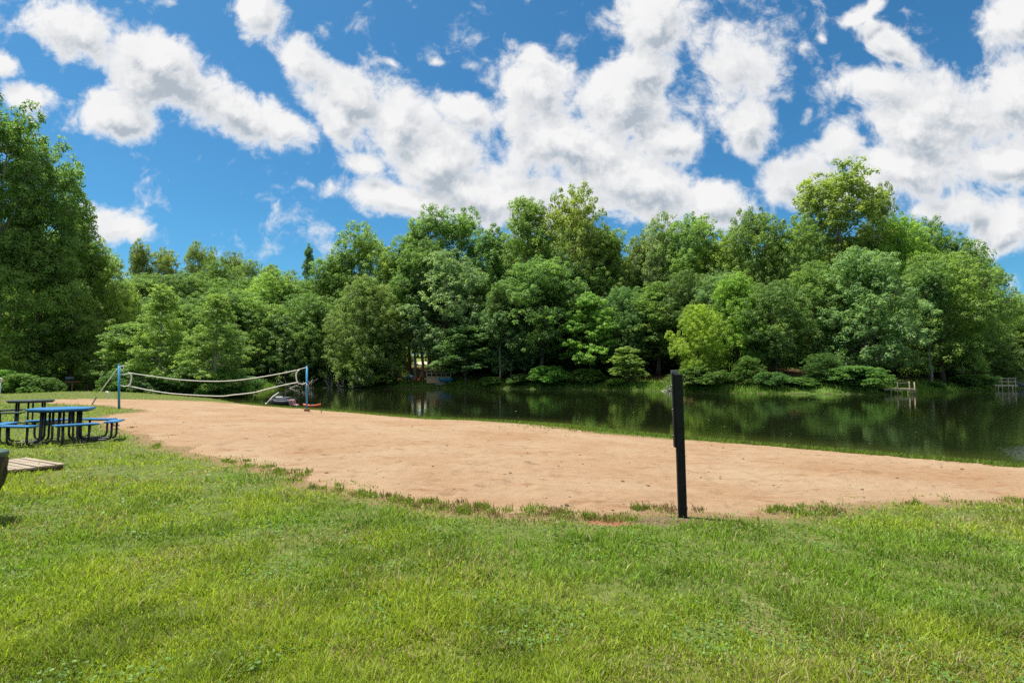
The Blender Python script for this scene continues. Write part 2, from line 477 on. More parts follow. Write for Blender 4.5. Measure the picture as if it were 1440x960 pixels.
# ------------------------------------------------------------------ sand sheet, clipped along its rough edge
def sheet(us, ds, sd_fn, z_fn):
    U, D = np.meshgrid(us, ds)
    x = U * D; y = D
    s = sd_fn(x, y)
    n_y, n_x = x.shape
    J = np.arange(n_x * n_y).reshape(n_y, n_x)
    tris = np.concatenate([np.stack([J[:-1, :-1], J[:-1, 1:], J[1:, 1:]], -1).reshape(-1, 3),
                           np.stack([J[:-1, :-1], J[1:, 1:], J[1:, :-1]], -1).reshape(-1, 3)])
    xf, yf, sf = x.ravel(), y.ravel(), s.ravel()
    ins = (sf[tris] < 0).sum(1)
    full = tris[ins == 3]
    ex, ey, et, cache = [], [], [], {}
    nb = len(xf)
    def cut(a, b):
        k = (min(a, b), max(a, b))
        if k not in cache:
            t = sf[a] / (sf[a] - sf[b])
            cache[k] = nb + len(ex)
            ex.append(xf[a] + t * (xf[b] - xf[a])); ey.append(yf[a] + t * (yf[b] - yf[a]))
        return cache[k]
    for tr in tris[(ins == 1) | (ins == 2)]:
        poly = []
        for i in range(3):
            a, b = int(tr[i]), int(tr[(i + 1) % 3])
            if sf[a] < 0: poly.append(a)
            if (sf[a] < 0) != (sf[b] < 0): poly.append(cut(a, b))
        for i in range(1, len(poly) - 1): et.append((poly[0], poly[i], poly[i + 1]))
    T = np.concatenate([full, np.array(et, int)])
    xa = np.concatenate([xf, ex]); ya = np.concatenate([yf, ey])
    used, inv = np.unique(T, return_inverse=True)
    xa, ya = xa[used], ya[used]
    return xa, ya, z_fn(xa, ya), inv.reshape(-1, 3)
us = np.arange(-1.12, 1.25, .0042)
ds = [4.6]
while ds[-1] < 54: ds.append(ds[-1] * 1.0062)
def sand_z(x, y):
    z = terrain(x, y)
    s = np.clip(-sand_sd(x, y) / .5, 0, 1)
    rough = (fbm(x * 5.5, y * 5.5, 3, 41) - .5) * .06 + (fbm(x * 1.3, y * 1.3, 2, 44) - .5) * .06
    # scattered scuffs and footprints
    foot = np.clip(vnoise(x * 2.6, y * 3.6, 47) - .78, 0, 1) * -.30 + np.clip(vnoise(x * 4.3 + 7, y * 5.1, 48) - .80, 0, 1) * -.22
    lip = np.clip(-sand_sd(x, y) / .09, 0, 1)
    return z - .032 + .036 * lip + s * (rough + foot + .026)
sxv, syv, szv, st = sheet(us, np.array(ds), sand_sd, sand_z)
m_sand, nt, out = newmat('sand'); N = NT(nt)
pos = N.n('ShaderNodeNewGeometry').outputs['Position']
a1 = N.noise(pos, .35, 4, .6, .6); a2 = N.noise(pos, 3.0, 6, .7); a3 = N.noise(pos, 45, 4, .75)
mp = N.n('ShaderNodeMapping', {'Vector': pos, 'Rotation': (0, 0, R(18)), 'Scale': (.55, 2.6, 1)})
a4 = N.noise(mp.outputs[0], 1.6, 5, .65, .4)
c = N.ramp(a1.outputs[0], [(.3, (.255, .155, .083)), (.5, (.290, .195, .118)), (.72, (.318, .236, .150))])
c = N.mix(N.math('MULTIPLY', N.sstep(a4.outputs[0], .52, .72), .8), c, (.200, .098, .045))
c = N.mix(N.math('MULTIPLY', N.sstep(a2.outputs[0], .55, .75), .5), c, (.22, .125, .068))
a5 = N.noise(mp.outputs[0], 7.0, 6, .72, .3)
c = N.mix(N.math('MULTIPLY', N.sstep(a5.outputs[0], .54, .72), .6), c, (.165, .092, .048))
c = N.mix(N.math('MULTIPLY', N.sstep(a5.outputs[0], .46, .30), .5), c, (.35, .26, .17))
c = N.mix(N.math('MULTIPLY', N.sstep(a3.outputs[0], .5, .8), .55), c, (.19, .11, .062))
c = N.mix(N.math('MULTIPLY', N.sstep(a3.outputs[0], .48, .25), .45), c, (.38, .285, .19))
wet = N.n('ShaderNodeAttribute', attribute_name='shore').outputs['Fac']
c = N.mix(N.sstep(wet, .55, .12), c, (.16, .11, .055))
p = N.n('ShaderNodeBsdfPrincipled', {'Base Color': c, 'Roughness': .95, 'Specular IOR Level': .15})
b = N.n('ShaderNodeBump', {'Strength': .85, 'Distance': .06, 'Height': N.math('ADD', N.math('ADD', a2.outputs[0], N.math('MULTIPLY', a5.outputs[0], .5)), N.math('MULTIPLY', a3.outputs[0], .25))})
N.link(b.outputs[0], p.inputs['Normal']); N.link(p.outputs[0], out.inputs[0])
sdw, _ = poly_sd(LAKE, sxv, syv)
sand = mesh_np('sand_beach', np.stack([sxv, syv, szv], -1), st.ravel(), np.full(len(st), 3), m_sand, smooth=True,
               attrs={'shore': ('POINT', 'FLOAT', sdw)})
tag(sand, kind='structure')

# ------------------------------------------------------------------ water
m_water, nt, out = newmat('water'); N = NT(nt)
pos = N.n('ShaderNodeNewGeometry').outputs['Position']
wpatch = N.noise(pos, .07, 3, .5)
rp = N.noise(pos, 2.2, 3, .5); rp2 = N.noise(pos, 9.0, 2, .5)
amp = N.math('ADD', .10, N.math('MULTIPLY', N.sstep(wpatch.outputs[0], .5, .7), .18))
# a breeze ruffles the water off the right end of the beach
dv = N.n('ShaderNodeVectorMath', {0: pos, 1: (14.6, 14.2, WZ)}, operation='DISTANCE').outputs['Value']
gust = N.sstep(dv, 3.2, .8)
h = N.math('ADD', N.math('MULTIPLY', rp.outputs[0], amp), N.math('MULTIPLY', rp2.outputs[0], N.math('ADD', .014, N.math('MULTIPLY', gust, .5))))
b = N.n('ShaderNodeBump', {'Strength': 1.0, 'Distance': .035, 'Height': h})
shore = N.n('ShaderNodeAttribute', attribute_name='shore').outputs['Fac']
wc = N.mix(N.sstep(shore, -3.5, -.2), (.008, .011, .004), (.036, .044, .010))
p = N.n('ShaderNodeBsdfPrincipled', {'Base Color': wc, 'Roughness': .045, 'IOR': 1.33, 'Specular IOR Level': .5})
N.link(b.outputs[0], p.inputs['Normal']); N.link(p.outputs[0], out.inputs[0])
wx = np.arange(-72, 140, .9); wy = np.arange(-32, 100, .9)
X2, Y2 = np.meshgrid(wx, wy)
s2, _ = poly_sd(LAKE, X2, Y2)
J = np.arange(X2.size).reshape(X2.shape)
q2 = np.stack([J[:-1, :-1], J[:-1, 1:], J[1:, 1:], J[1:, :-1]], -1).reshape(-1, 4)
keep = (s2[q2] < 1.4).any(1)
q2 = q2[keep]
u2, inv = np.unique(q2, return_inverse=True)
q2 = inv.reshape(-1, 4)
water = mesh_np('lake_water', np.stack([X2.ravel()[u2], Y2.ravel()[u2], np.full(len(u2), WZ)], -1), q2.ravel(), np.full(len(q2), 4), m_water, smooth=True,
                attrs={'shore': ('POINT', 'FLOAT', s2[u2])})
tag(water, kind='structure')

# ------------------------------------------------------------------ grass
def grass_mat(name, transl=.42, rough=.55):
    m, nt, out = newmat(name); N = NT(nt)
    col = N.n('ShaderNodeAttribute', attribute_name='tint').outputs['Color']
    d = N.n('ShaderNodeBsdfPrincipled', {'Base Color': col, 'Roughness': rough, 'Specular IOR Level': .35})
    t = N.n('ShaderNodeBsdfTranslucent', {'Color': N.mix(1.0, col, (1.25, 1.35, .6), 'MULTIPLY')})
    mx = N.n('ShaderNodeMixShader', {0: transl, 1: d.outputs[0], 2: t.outputs[0]})
    N.link(mx.outputs[0], out.inputs[0])
    return m
m_grass = grass_mat('grass')
def blades(name, x, y, z, h, w, lean, col, mat, rng, label=None):
    n = len(x)
    az = rng.uniform(0, 2 * np.pi, n); la = rng.uniform(0, 2 * np.pi, n)
    dx, dy = np.cos(az) * w * .5, np.sin(az) * w * .5
    lx, ly = np.cos(la) * lean * h, np.sin(la) * lean * h
    up = np.sqrt(np.clip(1 - lean ** 2, .05, 1)) * h
    V = np.empty((n, 5, 3), np.float32)
    V[:, 0] = np.stack([x - dx, y - dy, z - .004], -1); V[:, 1] = np.stack([x + dx, y + dy, z - .004], -1)
    mx_, my_, mz_ = x + lx * .36, y + ly * .36, z + up * .60
    V[:, 2] = np.stack([mx_ - dx * .8, my_ - dy * .8, mz_], -1); V[:, 3] = np.stack([mx_ + dx * .8, my_ + dy * .8, mz_], -1)
    V[:, 4] = np.stack([x + lx, y + ly, z + up], -1)
    base = np.arange(n) * 5
    fl = np.stack([base, base + 1, base + 3, base + 2, base + 2, base + 3, base + 4], -1).ravel()
    lt = np.tile([4, 3], n)
    c4 = np.concatenate([col, np.ones((n, 1))], 1)
    c4 = np.repeat(c4, 2, axis=0)
    return mesh_np(name, V.reshape(-1, 3), fl, lt, mat, smooth=True, attrs={'tint': ('FACE', 'FLOAT_COLOR', c4)})
rng = np.random.default_rng(3)
NB = 800000
inv_d = rng.uniform(1 / 34.0, 1 / 2.25, NB)
dg = 1 / inv_d
ug = rng.uniform(-1.5, 1.4, NB)
xg, yg = ug * dg, dg.copy()
# more for the far part of the left lawn
n2_ = 60000
xg = np.concatenate([xg, rng.uniform(-62, -16, n2_)]); yg = np.concatenate([yg, rng.uniform(14, 57, n2_)])
dg = yg.copy()
zg, sdg, nrg = terrain(xg, yg, True)
ss = sand_sd(xg, yg)
clump = fbm(xg * 3.2, yg * 3.2, 3, 51)
patch = fbm(xg * .8, yg * .8, 4, 52)
patch2 = fbm(xg * .33 + 5, yg * .33, 3, 53)
# the sward thins towards the sand and on worn patches
edge = np.clip((ss + .5 * (fbm(xg * 1.9 + 2, yg * 1.9, 3, 55) - .45)) / .75, 0, 1)
pr = (.10 + .90 * edge) * np.where(clump > .36, 1, .45) * np.where(patch < .36, .45, 1)
red = np.exp(-(((xg - 1.03) / .42) ** 2 + ((yg - 5.95) / .20) ** 2))
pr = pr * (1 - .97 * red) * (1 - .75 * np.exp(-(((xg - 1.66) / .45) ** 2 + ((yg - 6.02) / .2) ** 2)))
ok = (ss > -.02) & (sdg > .25) & nrg & (rng.uniform(0, 1, len(xg)) < pr)
stray = (ss > -.35 * np.clip(dg / 8, .8, 2)) & (ss < 0) & (sdg > .2) & nrg & (clump > .60) & (rng.uniform(0, 1, len(xg)) < .5)
ok |= stray
xg, yg, zg, dg, clump, patch, patch2, ss = [a[ok] for a in (xg, yg, zg, dg, clump, patch, patch2, ss)]
zg = zg + .005
n = len(xg)
hh = rng.gamma(9, 1 / 9, n) * (.022 + .042 * sstep(.35, .75, clump)) * (1 + .25 * (patch - .5))
hh *= np.clip(.55 + .6 * np.clip(ss / .7, 0, 1), .55, 1.15)
ww = np.clip(.0038 + .00105 * dg, .005, .03) * rng.uniform(.6, 1.3, n)
hh = hh * np.clip(.9 + dg * .012, .9, 1.5)
lean = np.clip(rng.normal(.62, .22, n), .02, .97)
green = np.array([.186, .292, .034]); yel = np.array([.290, .358, .038]); deep = np.array([.092, .155, .024]); straw = np.array([.42, .36, .185])
wy_ = sstep(.42, .62, patch2)[:, None]; wd_ = sstep(.50, .66, fbm(xg * 1.7, yg * 1.7, 3, 57))[:, None]
colb = green * (1 - wy_) + yel * wy_
colb = colb * (1 - wd_ * .5) + deep * wd_ * .5
ps = .07 + .30 * sstep(.52, .70, fbm(xg * 1.1 + 3, yg * 1.1, 3, 58)) + .25 * (ss < .35)
isS = (rng.uniform(0, 1, n) < ps)[:, None]
colb = np.where(isS, straw * rng.uniform(.5, 1.1, (n, 1)), colb) * rng.uniform(.55, 1.5, (n, 1))
lawn_grass = blades('lawn_grass', xg, yg, zg, hh, ww, lean, colb, m_grass, rng)
tag(lawn_grass, 'short mown grass of the lawn in front of the sand', 'grass', kind='stuff')
print('lawn blades', n)

# broad leaved weeds and clover low in the lawn
nw = 34000
inv_d = rng.uniform(1 / 16.0, 1 / 2.3, nw)
yw = 1 / inv_d; xw = rng.uniform(-1.1, 1.1, nw) * yw
zw, sdw2, nrw = terrain(xw, yw, True)
cl = fbm(xw * 1.4 + 9, yw * 1.4, 4, 61)
okw = (sand_sd(xw, yw) > .03) & nrw & (sdw2 > .3) & (cl > .545)
xw, yw, zw = xw[okw], yw[okw], zw[okw]
nw = len(xw)
aw = rng.uniform(0, 2 * np.pi, nw); lw = rng.uniform(.007, .016, nw) * np.clip(yw / 5, .8, 2); tilt = rng.uniform(-.5, .5, (nw, 2))
hw = rng.uniform(.012, .05, nw)
V = np.empty((nw, 6, 3), np.float32)
for k in range(6):
    q = aw + k * np.pi / 3
    ex_, ey_ = np.cos(q) * lw * (.75 if k % 3 else 1), np.sin(q) * lw * (.75 if k % 3 else 1)
    V[:, k] = np.stack([xw + ex_, yw + ey_, zw + hw + ex_ * tilt[:, 0] + ey_ * tilt[:, 1]], -1)
cw = np.array([.10, .20, .034]) * rng.uniform(.7, 1.5, (nw, 1))
cl_o = mesh_np('clover_leaves', V.reshape(-1, 3), np.arange(nw * 6), np.full(nw, 6), m_grass, attrs={'tint': ('FACE', 'FLOAT_COLOR', np.concatenate([cw, np.ones((nw, 1))], 1))})
tag(cl_o, 'patches of low clover and broad weeds among the lawn grass', 'weeds', kind='stuff')

# rank tufts along the edge of the sand
nt_ = 420
inv_d = rng.uniform(1 / 30, 1 / 5.2, nt_ * 14)
yt = 1 / inv_d; xt = rng.uniform(-1.1, 1.1, nt_ * 14) * yt
s_ = sand_sd(xt, yt); _, sdt, nrt = terrain(xt, yt, True)
m_ = (s_ > -.16) & (s_ < .30) & (sdt > 1.2) & nrt & (fbm(xt * 1.2, yt * 1.2, 3, 71) > .57)
xt, yt = xt[m_][:nt_], yt[m_][:nt_]
per = 42
xe = np.repeat(xt, per) + rng.normal(0, .045, len(xt) * per); ye = np.repeat(yt, per) + rng.normal(0, .045, len(xt) * per)
ze = terrain(xe, ye) + .015
he = rng.gamma(8, 1 / 8, len(xe)) * np.repeat(rng.uniform(.025, .07, len(xt)), per)
ce = np.array([.165, .225, .032]) * rng.uniform(.6, 1.5, (len(xe), 1))
dryt = np.repeat(rng.uniform(0, 1, len(xt)) < .28, per)[:, None]
ce = np.where(dryt, np.array([.20, .15, .07]) * rng.uniform(.6, 1.3, (len(xe), 1)), ce)
tf = blades('edge_grass', xe, ye, ze, he, np.clip(.0035 + .0010 * ye, .005, .03), np.clip(rng.normal(.5, .22, len(xe)), .05, .95), ce, m_grass, rng)
tag(tf, 'ragged taller grass tufts along the edge of the sand', 'grass', kind='stuff')

# sedge strip between the sand and the water
pts = np.array([on_z(a, b, WZ) for a, b in near_px])
seg = np.linspace(0, len(pts) - 1.001, 26000)
i0 = seg.astype(int); f_ = seg - i0
bx_ = pts[i0, 0] * (1 - f_) + pts[i0 + 1, 0] * f_; by_ = pts[i0, 1] * (1 - f_) + pts[i0 + 1, 1] * f_
dirn = pts[i0 + 1] - pts[i0]; dirn /= np.linalg.norm(dirn, axis=1)[:, None]
offs = rng.gamma(1.6, .14, len(seg))
bulge = np.exp(-((bx_ - 3.1) / 1.5) ** 2)
offs = offs * (1 + 3.0 * bulge)
xs_, ys_ = bx_ + dirn[:, 1] * offs, by_ - dirn[:, 0] * offs
xs_, ys_ = np.where(dirn[:, 1:2][:, 0] > 9, xs_, xs_), ys_
zs_, sds_, _ = terrain(xs_, ys_, True)
zs_ = zs_ + .02
k_ = (sds_ > -.05) & (rng.uniform(0, 1, len(seg)) < np.clip(.35 + 1.5 * bulge + .6 * (fbm(bx_ * .5, by_ * .5, 2, 77) - .4), .05, 1))
xs_, ys_, zs_ = xs_[k_], ys_[k_], zs_[k_]
cs_ = np.array([.13, .20, .028]) * rng.uniform(.6, 1.4, (len(xs_), 1))
sg = blades('shore_grass', xs_, ys_, zs_, rng.uniform(.04, .13, len(xs_)), np.full(len(xs_), .02), np.clip(rng.normal(.4, .2, len(xs_)), 0, .9), cs_, m_grass, rng)
tag(sg, 'thin strip of green grass between sand and lake', 'grass', kind='stuff')

# bits of bark, dry leaves and pebbles on the sand
m_debris = simple('debris', (.10, .055, .03), .9, .6, 40)
nd = 900
dd = 1 / rng.uniform(1 / 36, 1 / 6.0, nd); xd = rng.uniform(-1, 1.1, nd) * dd
ok = sand_sd(xd, dd) < -.12
xd, dd = xd[ok][:420], dd[ok][:420]
zd = sand_z(xd, dd)
dv_, df_ = [], []
for x_, y_, z_ in zip(xd, dd, zd):
    s_ = rng.gamma(1.6, .006) + .003 * (y_ / 8)
    a_ = rng.uniform(0, 6.28); b0 = len(dv_)
    el = rng.uniform(.35, 1)
    for k in range(5):
        q = a_ + k * 1.257
        dv_.append((x_ + math.cos(q) * s_ + .3 * s_ * math.cos(a_), y_ + math.sin(q) * s_ * el, z_ + .001 + rng.uniform(0, .3) * s_))
    dv_.append((x_, y_, z_ + s_ * rng.uniform(.35, .9)))
    df_ += [(b0 + k, b0 + (k + 1) % 5, b0 + 5) for k in range(5)]
db = mesh_np('sand_litter', np.array(dv_), np.array(df_).ravel(), np.full(len(df_), 3), m_debris)
tag(db, 'scattered dark bark bits and pebbles on the sand', 'litter', kind='stuff')
# ------------------------------------------------------------------ trees
def leaf_mat():
    m, nt, out = newmat('foliage'); N = NT(nt)
    oc = N.n('ShaderNodeObjectInfo').outputs['Color']
    tone = N.n('ShaderNodeAttribute', attribute_name='tone').outputs['Fac']
    hv = N.ramp(tone, [(0.0, (.55, .62, .75)), (.5, (1, 1, 1)), (1.0, (1.75, 1.5, 1.05))])
    col = N.mix(1.0, oc, hv, 'MULTIPLY')
    d = N.n('ShaderNodeBsdfPrincipled', {'Base Color': col, 'Roughness': .5, 'Specular IOR Level': .25})
    t = N.n('ShaderNodeBsdfTranslucent', {'Color': N.mix(1.0, col, (1.25, 1.38, .75), 'MULTIPLY')})
    mx = N.n('ShaderNodeMixShader', {0: .47, 1: d.outputs[0], 2: t.outputs[0]})
    N.link(mx.outputs[0], out.inputs[0])
    return m
m_leaf = leaf_mat()
m_bark = simple('bark', (.115, .088, .065), .92, .55, 5, .8)
m_bark_pale = simple('pale_bark', (.27, .235, .195), .9, .45, 5, .7)

def crown_leaves(C, rad, n_per, size, rng, flat=.55, droop=.0, tone_c=None, fill=.5):
    """leaf sprays over flattened clumps: C centres, rad radii"""
    nc = len(C)
    ci = np.repeat(np.arange(nc), n_per)
    n = len(ci)
    v = rng.normal(0, 1, (n, 3)); v[:, 2] = v[:, 2] * .9 + .35
    v /= np.linalg.norm(v, axis=1)[:, None]
    rr = rad[ci] * (fill + (1 - fill) * rng.uniform(0, 1, n) ** .6) * (1 + rng.normal(0, .12, n))
    P = C[ci] + v * rr[:, None] * np.array([1, 1, flat])
    P[:, 2] -= droop * (rr * np.hypot(v[:, 0], v[:, 1])) ** 1.5
    nrm = v * np.array([1, 1, 1.2]) * .75 + np.array([0, 0, .55]) + rng.normal(0, .34, (n, 3))
    nrm /= np.linalg.norm(nrm, axis=1)[:, None]
    t = rng.normal(0, 1, (n, 3)); t[:, 2] -= .3
    t -= nrm * (t * nrm).sum(1)[:, None]; t /= np.linalg.norm(t, axis=1)[:, None] + 1e-9
    b = np.cross(nrm, t)
    L = size * rng.uniform(.6, 1.35, n)[:, None]; Wd = L * rng.uniform(.38, .62, n)[:, None]
    V = np.empty((n, 4, 3), np.float32)
    V[:, 0] = P - t * L * .5; V[:, 1] = P + b * Wd * .5 - t * L * .06; V[:, 2] = P + t * L * .5; V[:, 3] = P - b * Wd * .5 - t * L * .06
    tc = tone_c if tone_c is not None else rng.normal(0, .10, nc)
    tone = np.clip(.42 + tc[ci] * 1.3 + rng.normal(0, .18, n), 0, 1)
    return V.reshape(-1, 3), tone
def profile(kind, t):
    if kind == 'round': return math.sin(math.pi * (0.14 + .80 * t)) ** .75
    if kind == 'tall': return (math.sin(math.pi * (0.12 + .83 * t)) ** .6) * (1 - .25 * t)
    if kind == 'cone': return max(.05, (1 - t) ** .85) * (.75 + .25 * min(1, t * 6))
    if kind == 'vase': return (.45 + .55 * t) * math.sin(math.pi * (.25 + .70 * t)) ** .5
    if kind == 'dome': return math.cos(math.pi * .5 * t ** 1.5) ** .7
def make_tree(name, seed, h, w, base, kind, n_limb, sub, clump, n_per, size, el0=15, el1=62, flat=.55, droop=0.0, trunk_r=.017, lean=.02, fill=.5,
              pale=False, gap=0.0, multi=1, lobe=.15, lobe_flat=.8):
    rng = np.random.default_rng(seed)
    rnd = random.Random(seed)
    trunk = MB(); C = []; Rr = []; T = []
    stems = []
    for s in range(multi):
        top = .90 * h * (1 if s == 0 else rnd.uniform(.75, .95))
        a0 = rnd.uniform(0, 6.28)
        spread = 0 if multi == 1 else w * .16
        pts = []
        for i in range(9):
            t = i / 8
            pts.append(Vector((math.cos(a0) * spread * t ** .8 + rnd.gauss(0, lean * h * .3) * (t > 0), math.sin(a0) * spread * t ** .8 + rnd.gauss(0, lean * h * .3) * (t > 0), top * t - .25 * (i == 0))))
        r0 = trunk_r * h / (multi ** .5)
        trunk.tube(pts, [r0 * (1.35 if i == 0 else 1) * (1 - .86 * (i / 8) ** .9) for i in range(9)], 9)
        stems.append((pts, top, r0))
    ga = 2.39996
    for i in range(n_limb):
        pts, top, r0 = stems[i % multi]
        t = (i + .5) / n_limb
        tt = max(0, min(1, t + rnd.uniform(-.04, .04)))
        hz = base * h + (h - base * h) * tt * .90
        if rnd.random() < gap: continue
        az = i * ga + rnd.uniform(-.45, .45)
        el = R(el0 + (el1 - el0) * tt + rnd.uniform(-9, 9))
        reach = w * .5 * profile(kind, tt) * rnd.uniform(.72, 1.12)
        z0 = max(base * h * .8, hz - reach * math.tan(el) * .75)
        z0 = min(z0, top * .96)
        f = z0 / top * 8; k = min(7, int(f)); st = pts[k].lerp(pts[k + 1], f - k)
        end = Vector((math.cos(az) * reach, math.sin(az) * reach, min(hz + reach * .12, h * .985)))
        line = []
        for s in range(6):
            q = s / 5
            p = st.lerp(end, q)
            p.z += math.sin(math.pi * q) * reach * (.10 - droop * .1) - droop * reach * q * q * .5
            if s not in (0,): p += Vector((rnd.gauss(0, .03), rnd.gauss(0, .03), rnd.gauss(0, .03))) * reach
            line.append(p)
        lr = r0 * .42 * (1 - .6 * tt) * (.5 + reach / (w * .5) * .5)
        trunk.tube(line, [lr * (1 - .85 * s / 5) for s in range(6)], 6)
        tone_l = rnd.gauss(0, .06)
        def put(p, k=1.0):
            C.append(p); Rr.append(clump * rnd.uniform(.65, 1.3) * k); T.append(tone_l + rnd.gauss(0, .06))
        put(line[3], .9)
        # leafy lobes at the limb's end and along it, each a heap of clumps
        lobes = [(line[5] + Vector((0, 0, lobe * w * .15)), 1.0)]
        if reach > w * .22: lobes.append((line[3].lerp(line[4], rnd.random()), .8))
        if kind != 'cone':
            a2 = az + rnd.choice((-1, 1)) * rnd.uniform(.5, 1.0); l2 = reach * rnd.uniform(.30, .5)
            lobes.append((line[3] + Vector((math.cos(a2) * l2, math.sin(a2) * l2, l2 * rnd.uniform(.0, .4) - droop * l2 * .5)), .8))
        for lc, lk in lobes:
            lr_ = lobe * w * lk * rnd.uniform(.75, 1.25)
            tl_ = rnd.gauss(0, .05)
            near = min(line, key=lambda q: (q - lc).length)
            m = max(3, int(sub * lk * lk * rnd.uniform(.8, 1.25)))
            for k in range(m):
                # spread over the lobe's upper and outer surface
                vz = 1 - (k + .5) / m * 1.45
                va = k * ga + rnd.uniform(-.5, .5) + az
                vr = math.sqrt(max(0, 1 - vz * vz))
                p = lc + Vector((math.cos(va) * vr, math.sin(va) * vr, vz * lobe_flat)) * lr_ * rnd.uniform(.72, 1.12)
                p.z -= droop * lr_ * vr * .5
                p.z = min(p.z, h * .99 + rnd.uniform(-.3, .2) * clump)
                if k % 3 == 0: trunk.tube([near, near.lerp(p, .5) + Vector((0, 0, -.05 * lr_)), p], [lr * .32, lr * .2, lr * .07], 4, False)
                C.append(p); Rr.append(clump * rnd.uniform(.7, 1.25)); T.append(tone_l + tl_ + rnd.gauss(0, .05))
    if kind not in ('cone',):
        for pts, top, r0 in stems:
            for s in range(5 if kind != 'vase' else 3):
                a = s * 1.257 + rnd.uniform(-.4, .4); rr = w * .5 * (.42 if s < 4 else .05)
                lc = pts[-1] + Vector((math.cos(a) * rr, math.sin(a) * rr, h * rnd.uniform(-.10, -.02) if s < 4 else h * .02))
                lr_ = lobe * w * rnd.uniform(.8, 1.15)
                for k in range(sub):
                    vz = 1 - (k + .5) / sub * 1.45; va = k * ga + rnd.uniform(-.5, .5); vr = math.sqrt(max(0, 1 - vz * vz))
                    p = lc + Vector((math.cos(va) * vr, math.sin(va) * vr, vz * lobe_flat)) * lr_ * rnd.uniform(.75, 1.1)
                    p.z = min(p.z, h + rnd.uniform(-.3, .2) * clump)
                    if k % 3 == 0: trunk.tube([pts[-2], pts[-2].lerp(p, .5), p], [r0 * .10, r0 * .07, r0 * .03], 4, False)
                    C.append(p); Rr.append(clump * rnd.uniform(.7, 1.2)); T.append(rnd.gauss(0, .06))
            # inner sprays that close the crown's heart
            if kind != 'vase':
                for s in range(70):
                    t_ = rnd.uniform(.05, .95); a = rnd.uniform(0, 6.28); rr = w * .5 * profile(kind, t_) * rnd.uniform(.1, .62)
                    C.append(Vector((math.cos(a) * rr, math.sin(a) * rr, base * h + (h - base * h) * t_ * .92))); Rr.append(clump * rnd.uniform(.9, 1.4)); T.append(rnd.gauss(-.04, .06))
    for pts, top, r0 in stems:
        for s in range(max(3, n_limb // 5)):
            a = rnd.uniform(0, 6.28); rr = w * .5 * rnd.uniform(0, .28) * (0.4 if kind == 'cone' else 1)
            C.append(pts[-1] + Vector((math.cos(a) * rr, math.sin(a) * rr, rnd.uniform(-.06, .085) * h))); Rr.append(clump * rnd.uniform(.6, 1.0)); T.append(rnd.gauss(0, .06))
    C = np.array([tuple(c) for c in C]); Rr = np.array(Rr); T = np.array(T)
    V, tone = crown_leaves(C, Rr, n_per, size, rng, flat, droop * .15, T, fill)
    n = len(V) // 4
    root = empty(name, (0, 0, 0))
    to = trunk.build('trunk', m_bark_pale if pale else m_bark, root)
    co = mesh_np('crown', V, np.arange(4 * n), np.full(n, 4), m_leaf, root, attrs={'tone': ('FACE', 'FLOAT', tone)})
    root['h'] = h; root['w'] = w
    return root
PROTO = {
    'oak':   make_tree('oak_tree', 11, 25, 15, .16, 'round', 30, 11, .80, 45, 0.400, el0=5, el1=66, flat=.7, lobe=.155),
    'oak2':  make_tree('oak_tree', 12, 25, 15, .12, 'round', 30, 11, .82, 43, 0.413, el0=0, el1=68, flat=.72, lobe=.165),
    'pop':   make_tree('poplar_tree', 13, 28, 11, .18, 'tall', 34, 10, .72, 43, 0.388, el0=20, el1=72, flat=.75, lobe=.16),
    'pop2':  make_tree('poplar_tree', 14, 28, 12, .22, 'tall', 32, 11, .75, 43, 0.388, el0=15, el1=70, flat=.75, lobe=.165),
    'maple': make_tree('maple_tree', 15, 18, 14, .08, 'round', 30, 12, .72, 48, 0.338, el0=-2, el1=68, flat=.66, lobe=.145),
    'maple2': make_tree('maple_tree', 16, 18, 13, .05, 'dome', 32, 12, .70, 48, 0.338, el0=-8, el1=70, flat=.66, lobe=.15),
    'open':  make_tree('open_crowned_tree', 17, 29, 12, .36, 'vase', 30, 10, .70, 43, 0.388, el0=28, el1=68, flat=.8, pale=True, trunk_r=.012, lobe=.14),
    'layer': make_tree('understory_tree', 18, 9, 7, .16, 'dome', 26, 8, .45, 45, 0.237, el0=-2, el1=48, flat=.34, fill=.2, trunk_r=.014, lobe=.13, lobe_flat=.4),
    'lacy':  make_tree('lacy_tree', 19, 12, 6.6, .05, 'cone', 48, 8, .40, 43, 0.188, el0=8, el1=46, flat=.55, fill=.2, trunk_r=.013, pale=True, lobe=.11, lobe_flat=.6),
    'pine':  make_tree('pine_tree', 20, 14, 5.6, .16, 'cone', 44, 8, .40, 45, 0.225, el0=0, el1=38, flat=.5, fill=.15, trunk_r=.013, lobe=.12, lobe_flat=.6),
    'droop': make_tree('overhanging_tree', 22, 15, 14, .03, 'dome', 32, 12, .68, 48, 0.312, el0=-12, el1=62, droop=.3, flat=.66, lobe=.15),
    'bush':  make_tree('shrub', 23, 2.6, 4.6, .04, 'dome', 20, 9, .30, 45, 0.150, el0=-4, el1=62, trunk_r=.02, multi=3, lobe=.14),
    'bush2': make_tree('shrub', 24, 2.6, 4.2, .04, 'dome', 20, 9, .30, 43, 0.163, el0=-6, el1=66, trunk_r=.02, multi=3, lobe=.14),
}
COLR = {'mid': (.105, .178, .036), 'dark': (.075, .142, .036), 'deep': (.058, .118, .034), 'light': (.150, .240, .042), 'olive': (.138, .182, .044), 'blue': (.100, .178, .064),
        'silver': (.135, .200, .084), 'yellow': (.19, .285, .034), 'pale': (.118, .190, .036), 'warm': (.150, .205, .042), 'bright': (.135, .255, .032), 'pink': (.16, .15, .065)}
COLR = {k: (c[0] * 1.92, c[1] * 1.76, c[2] * 2.25) for k, c in COLR.items()}
_m = COLR['mid']
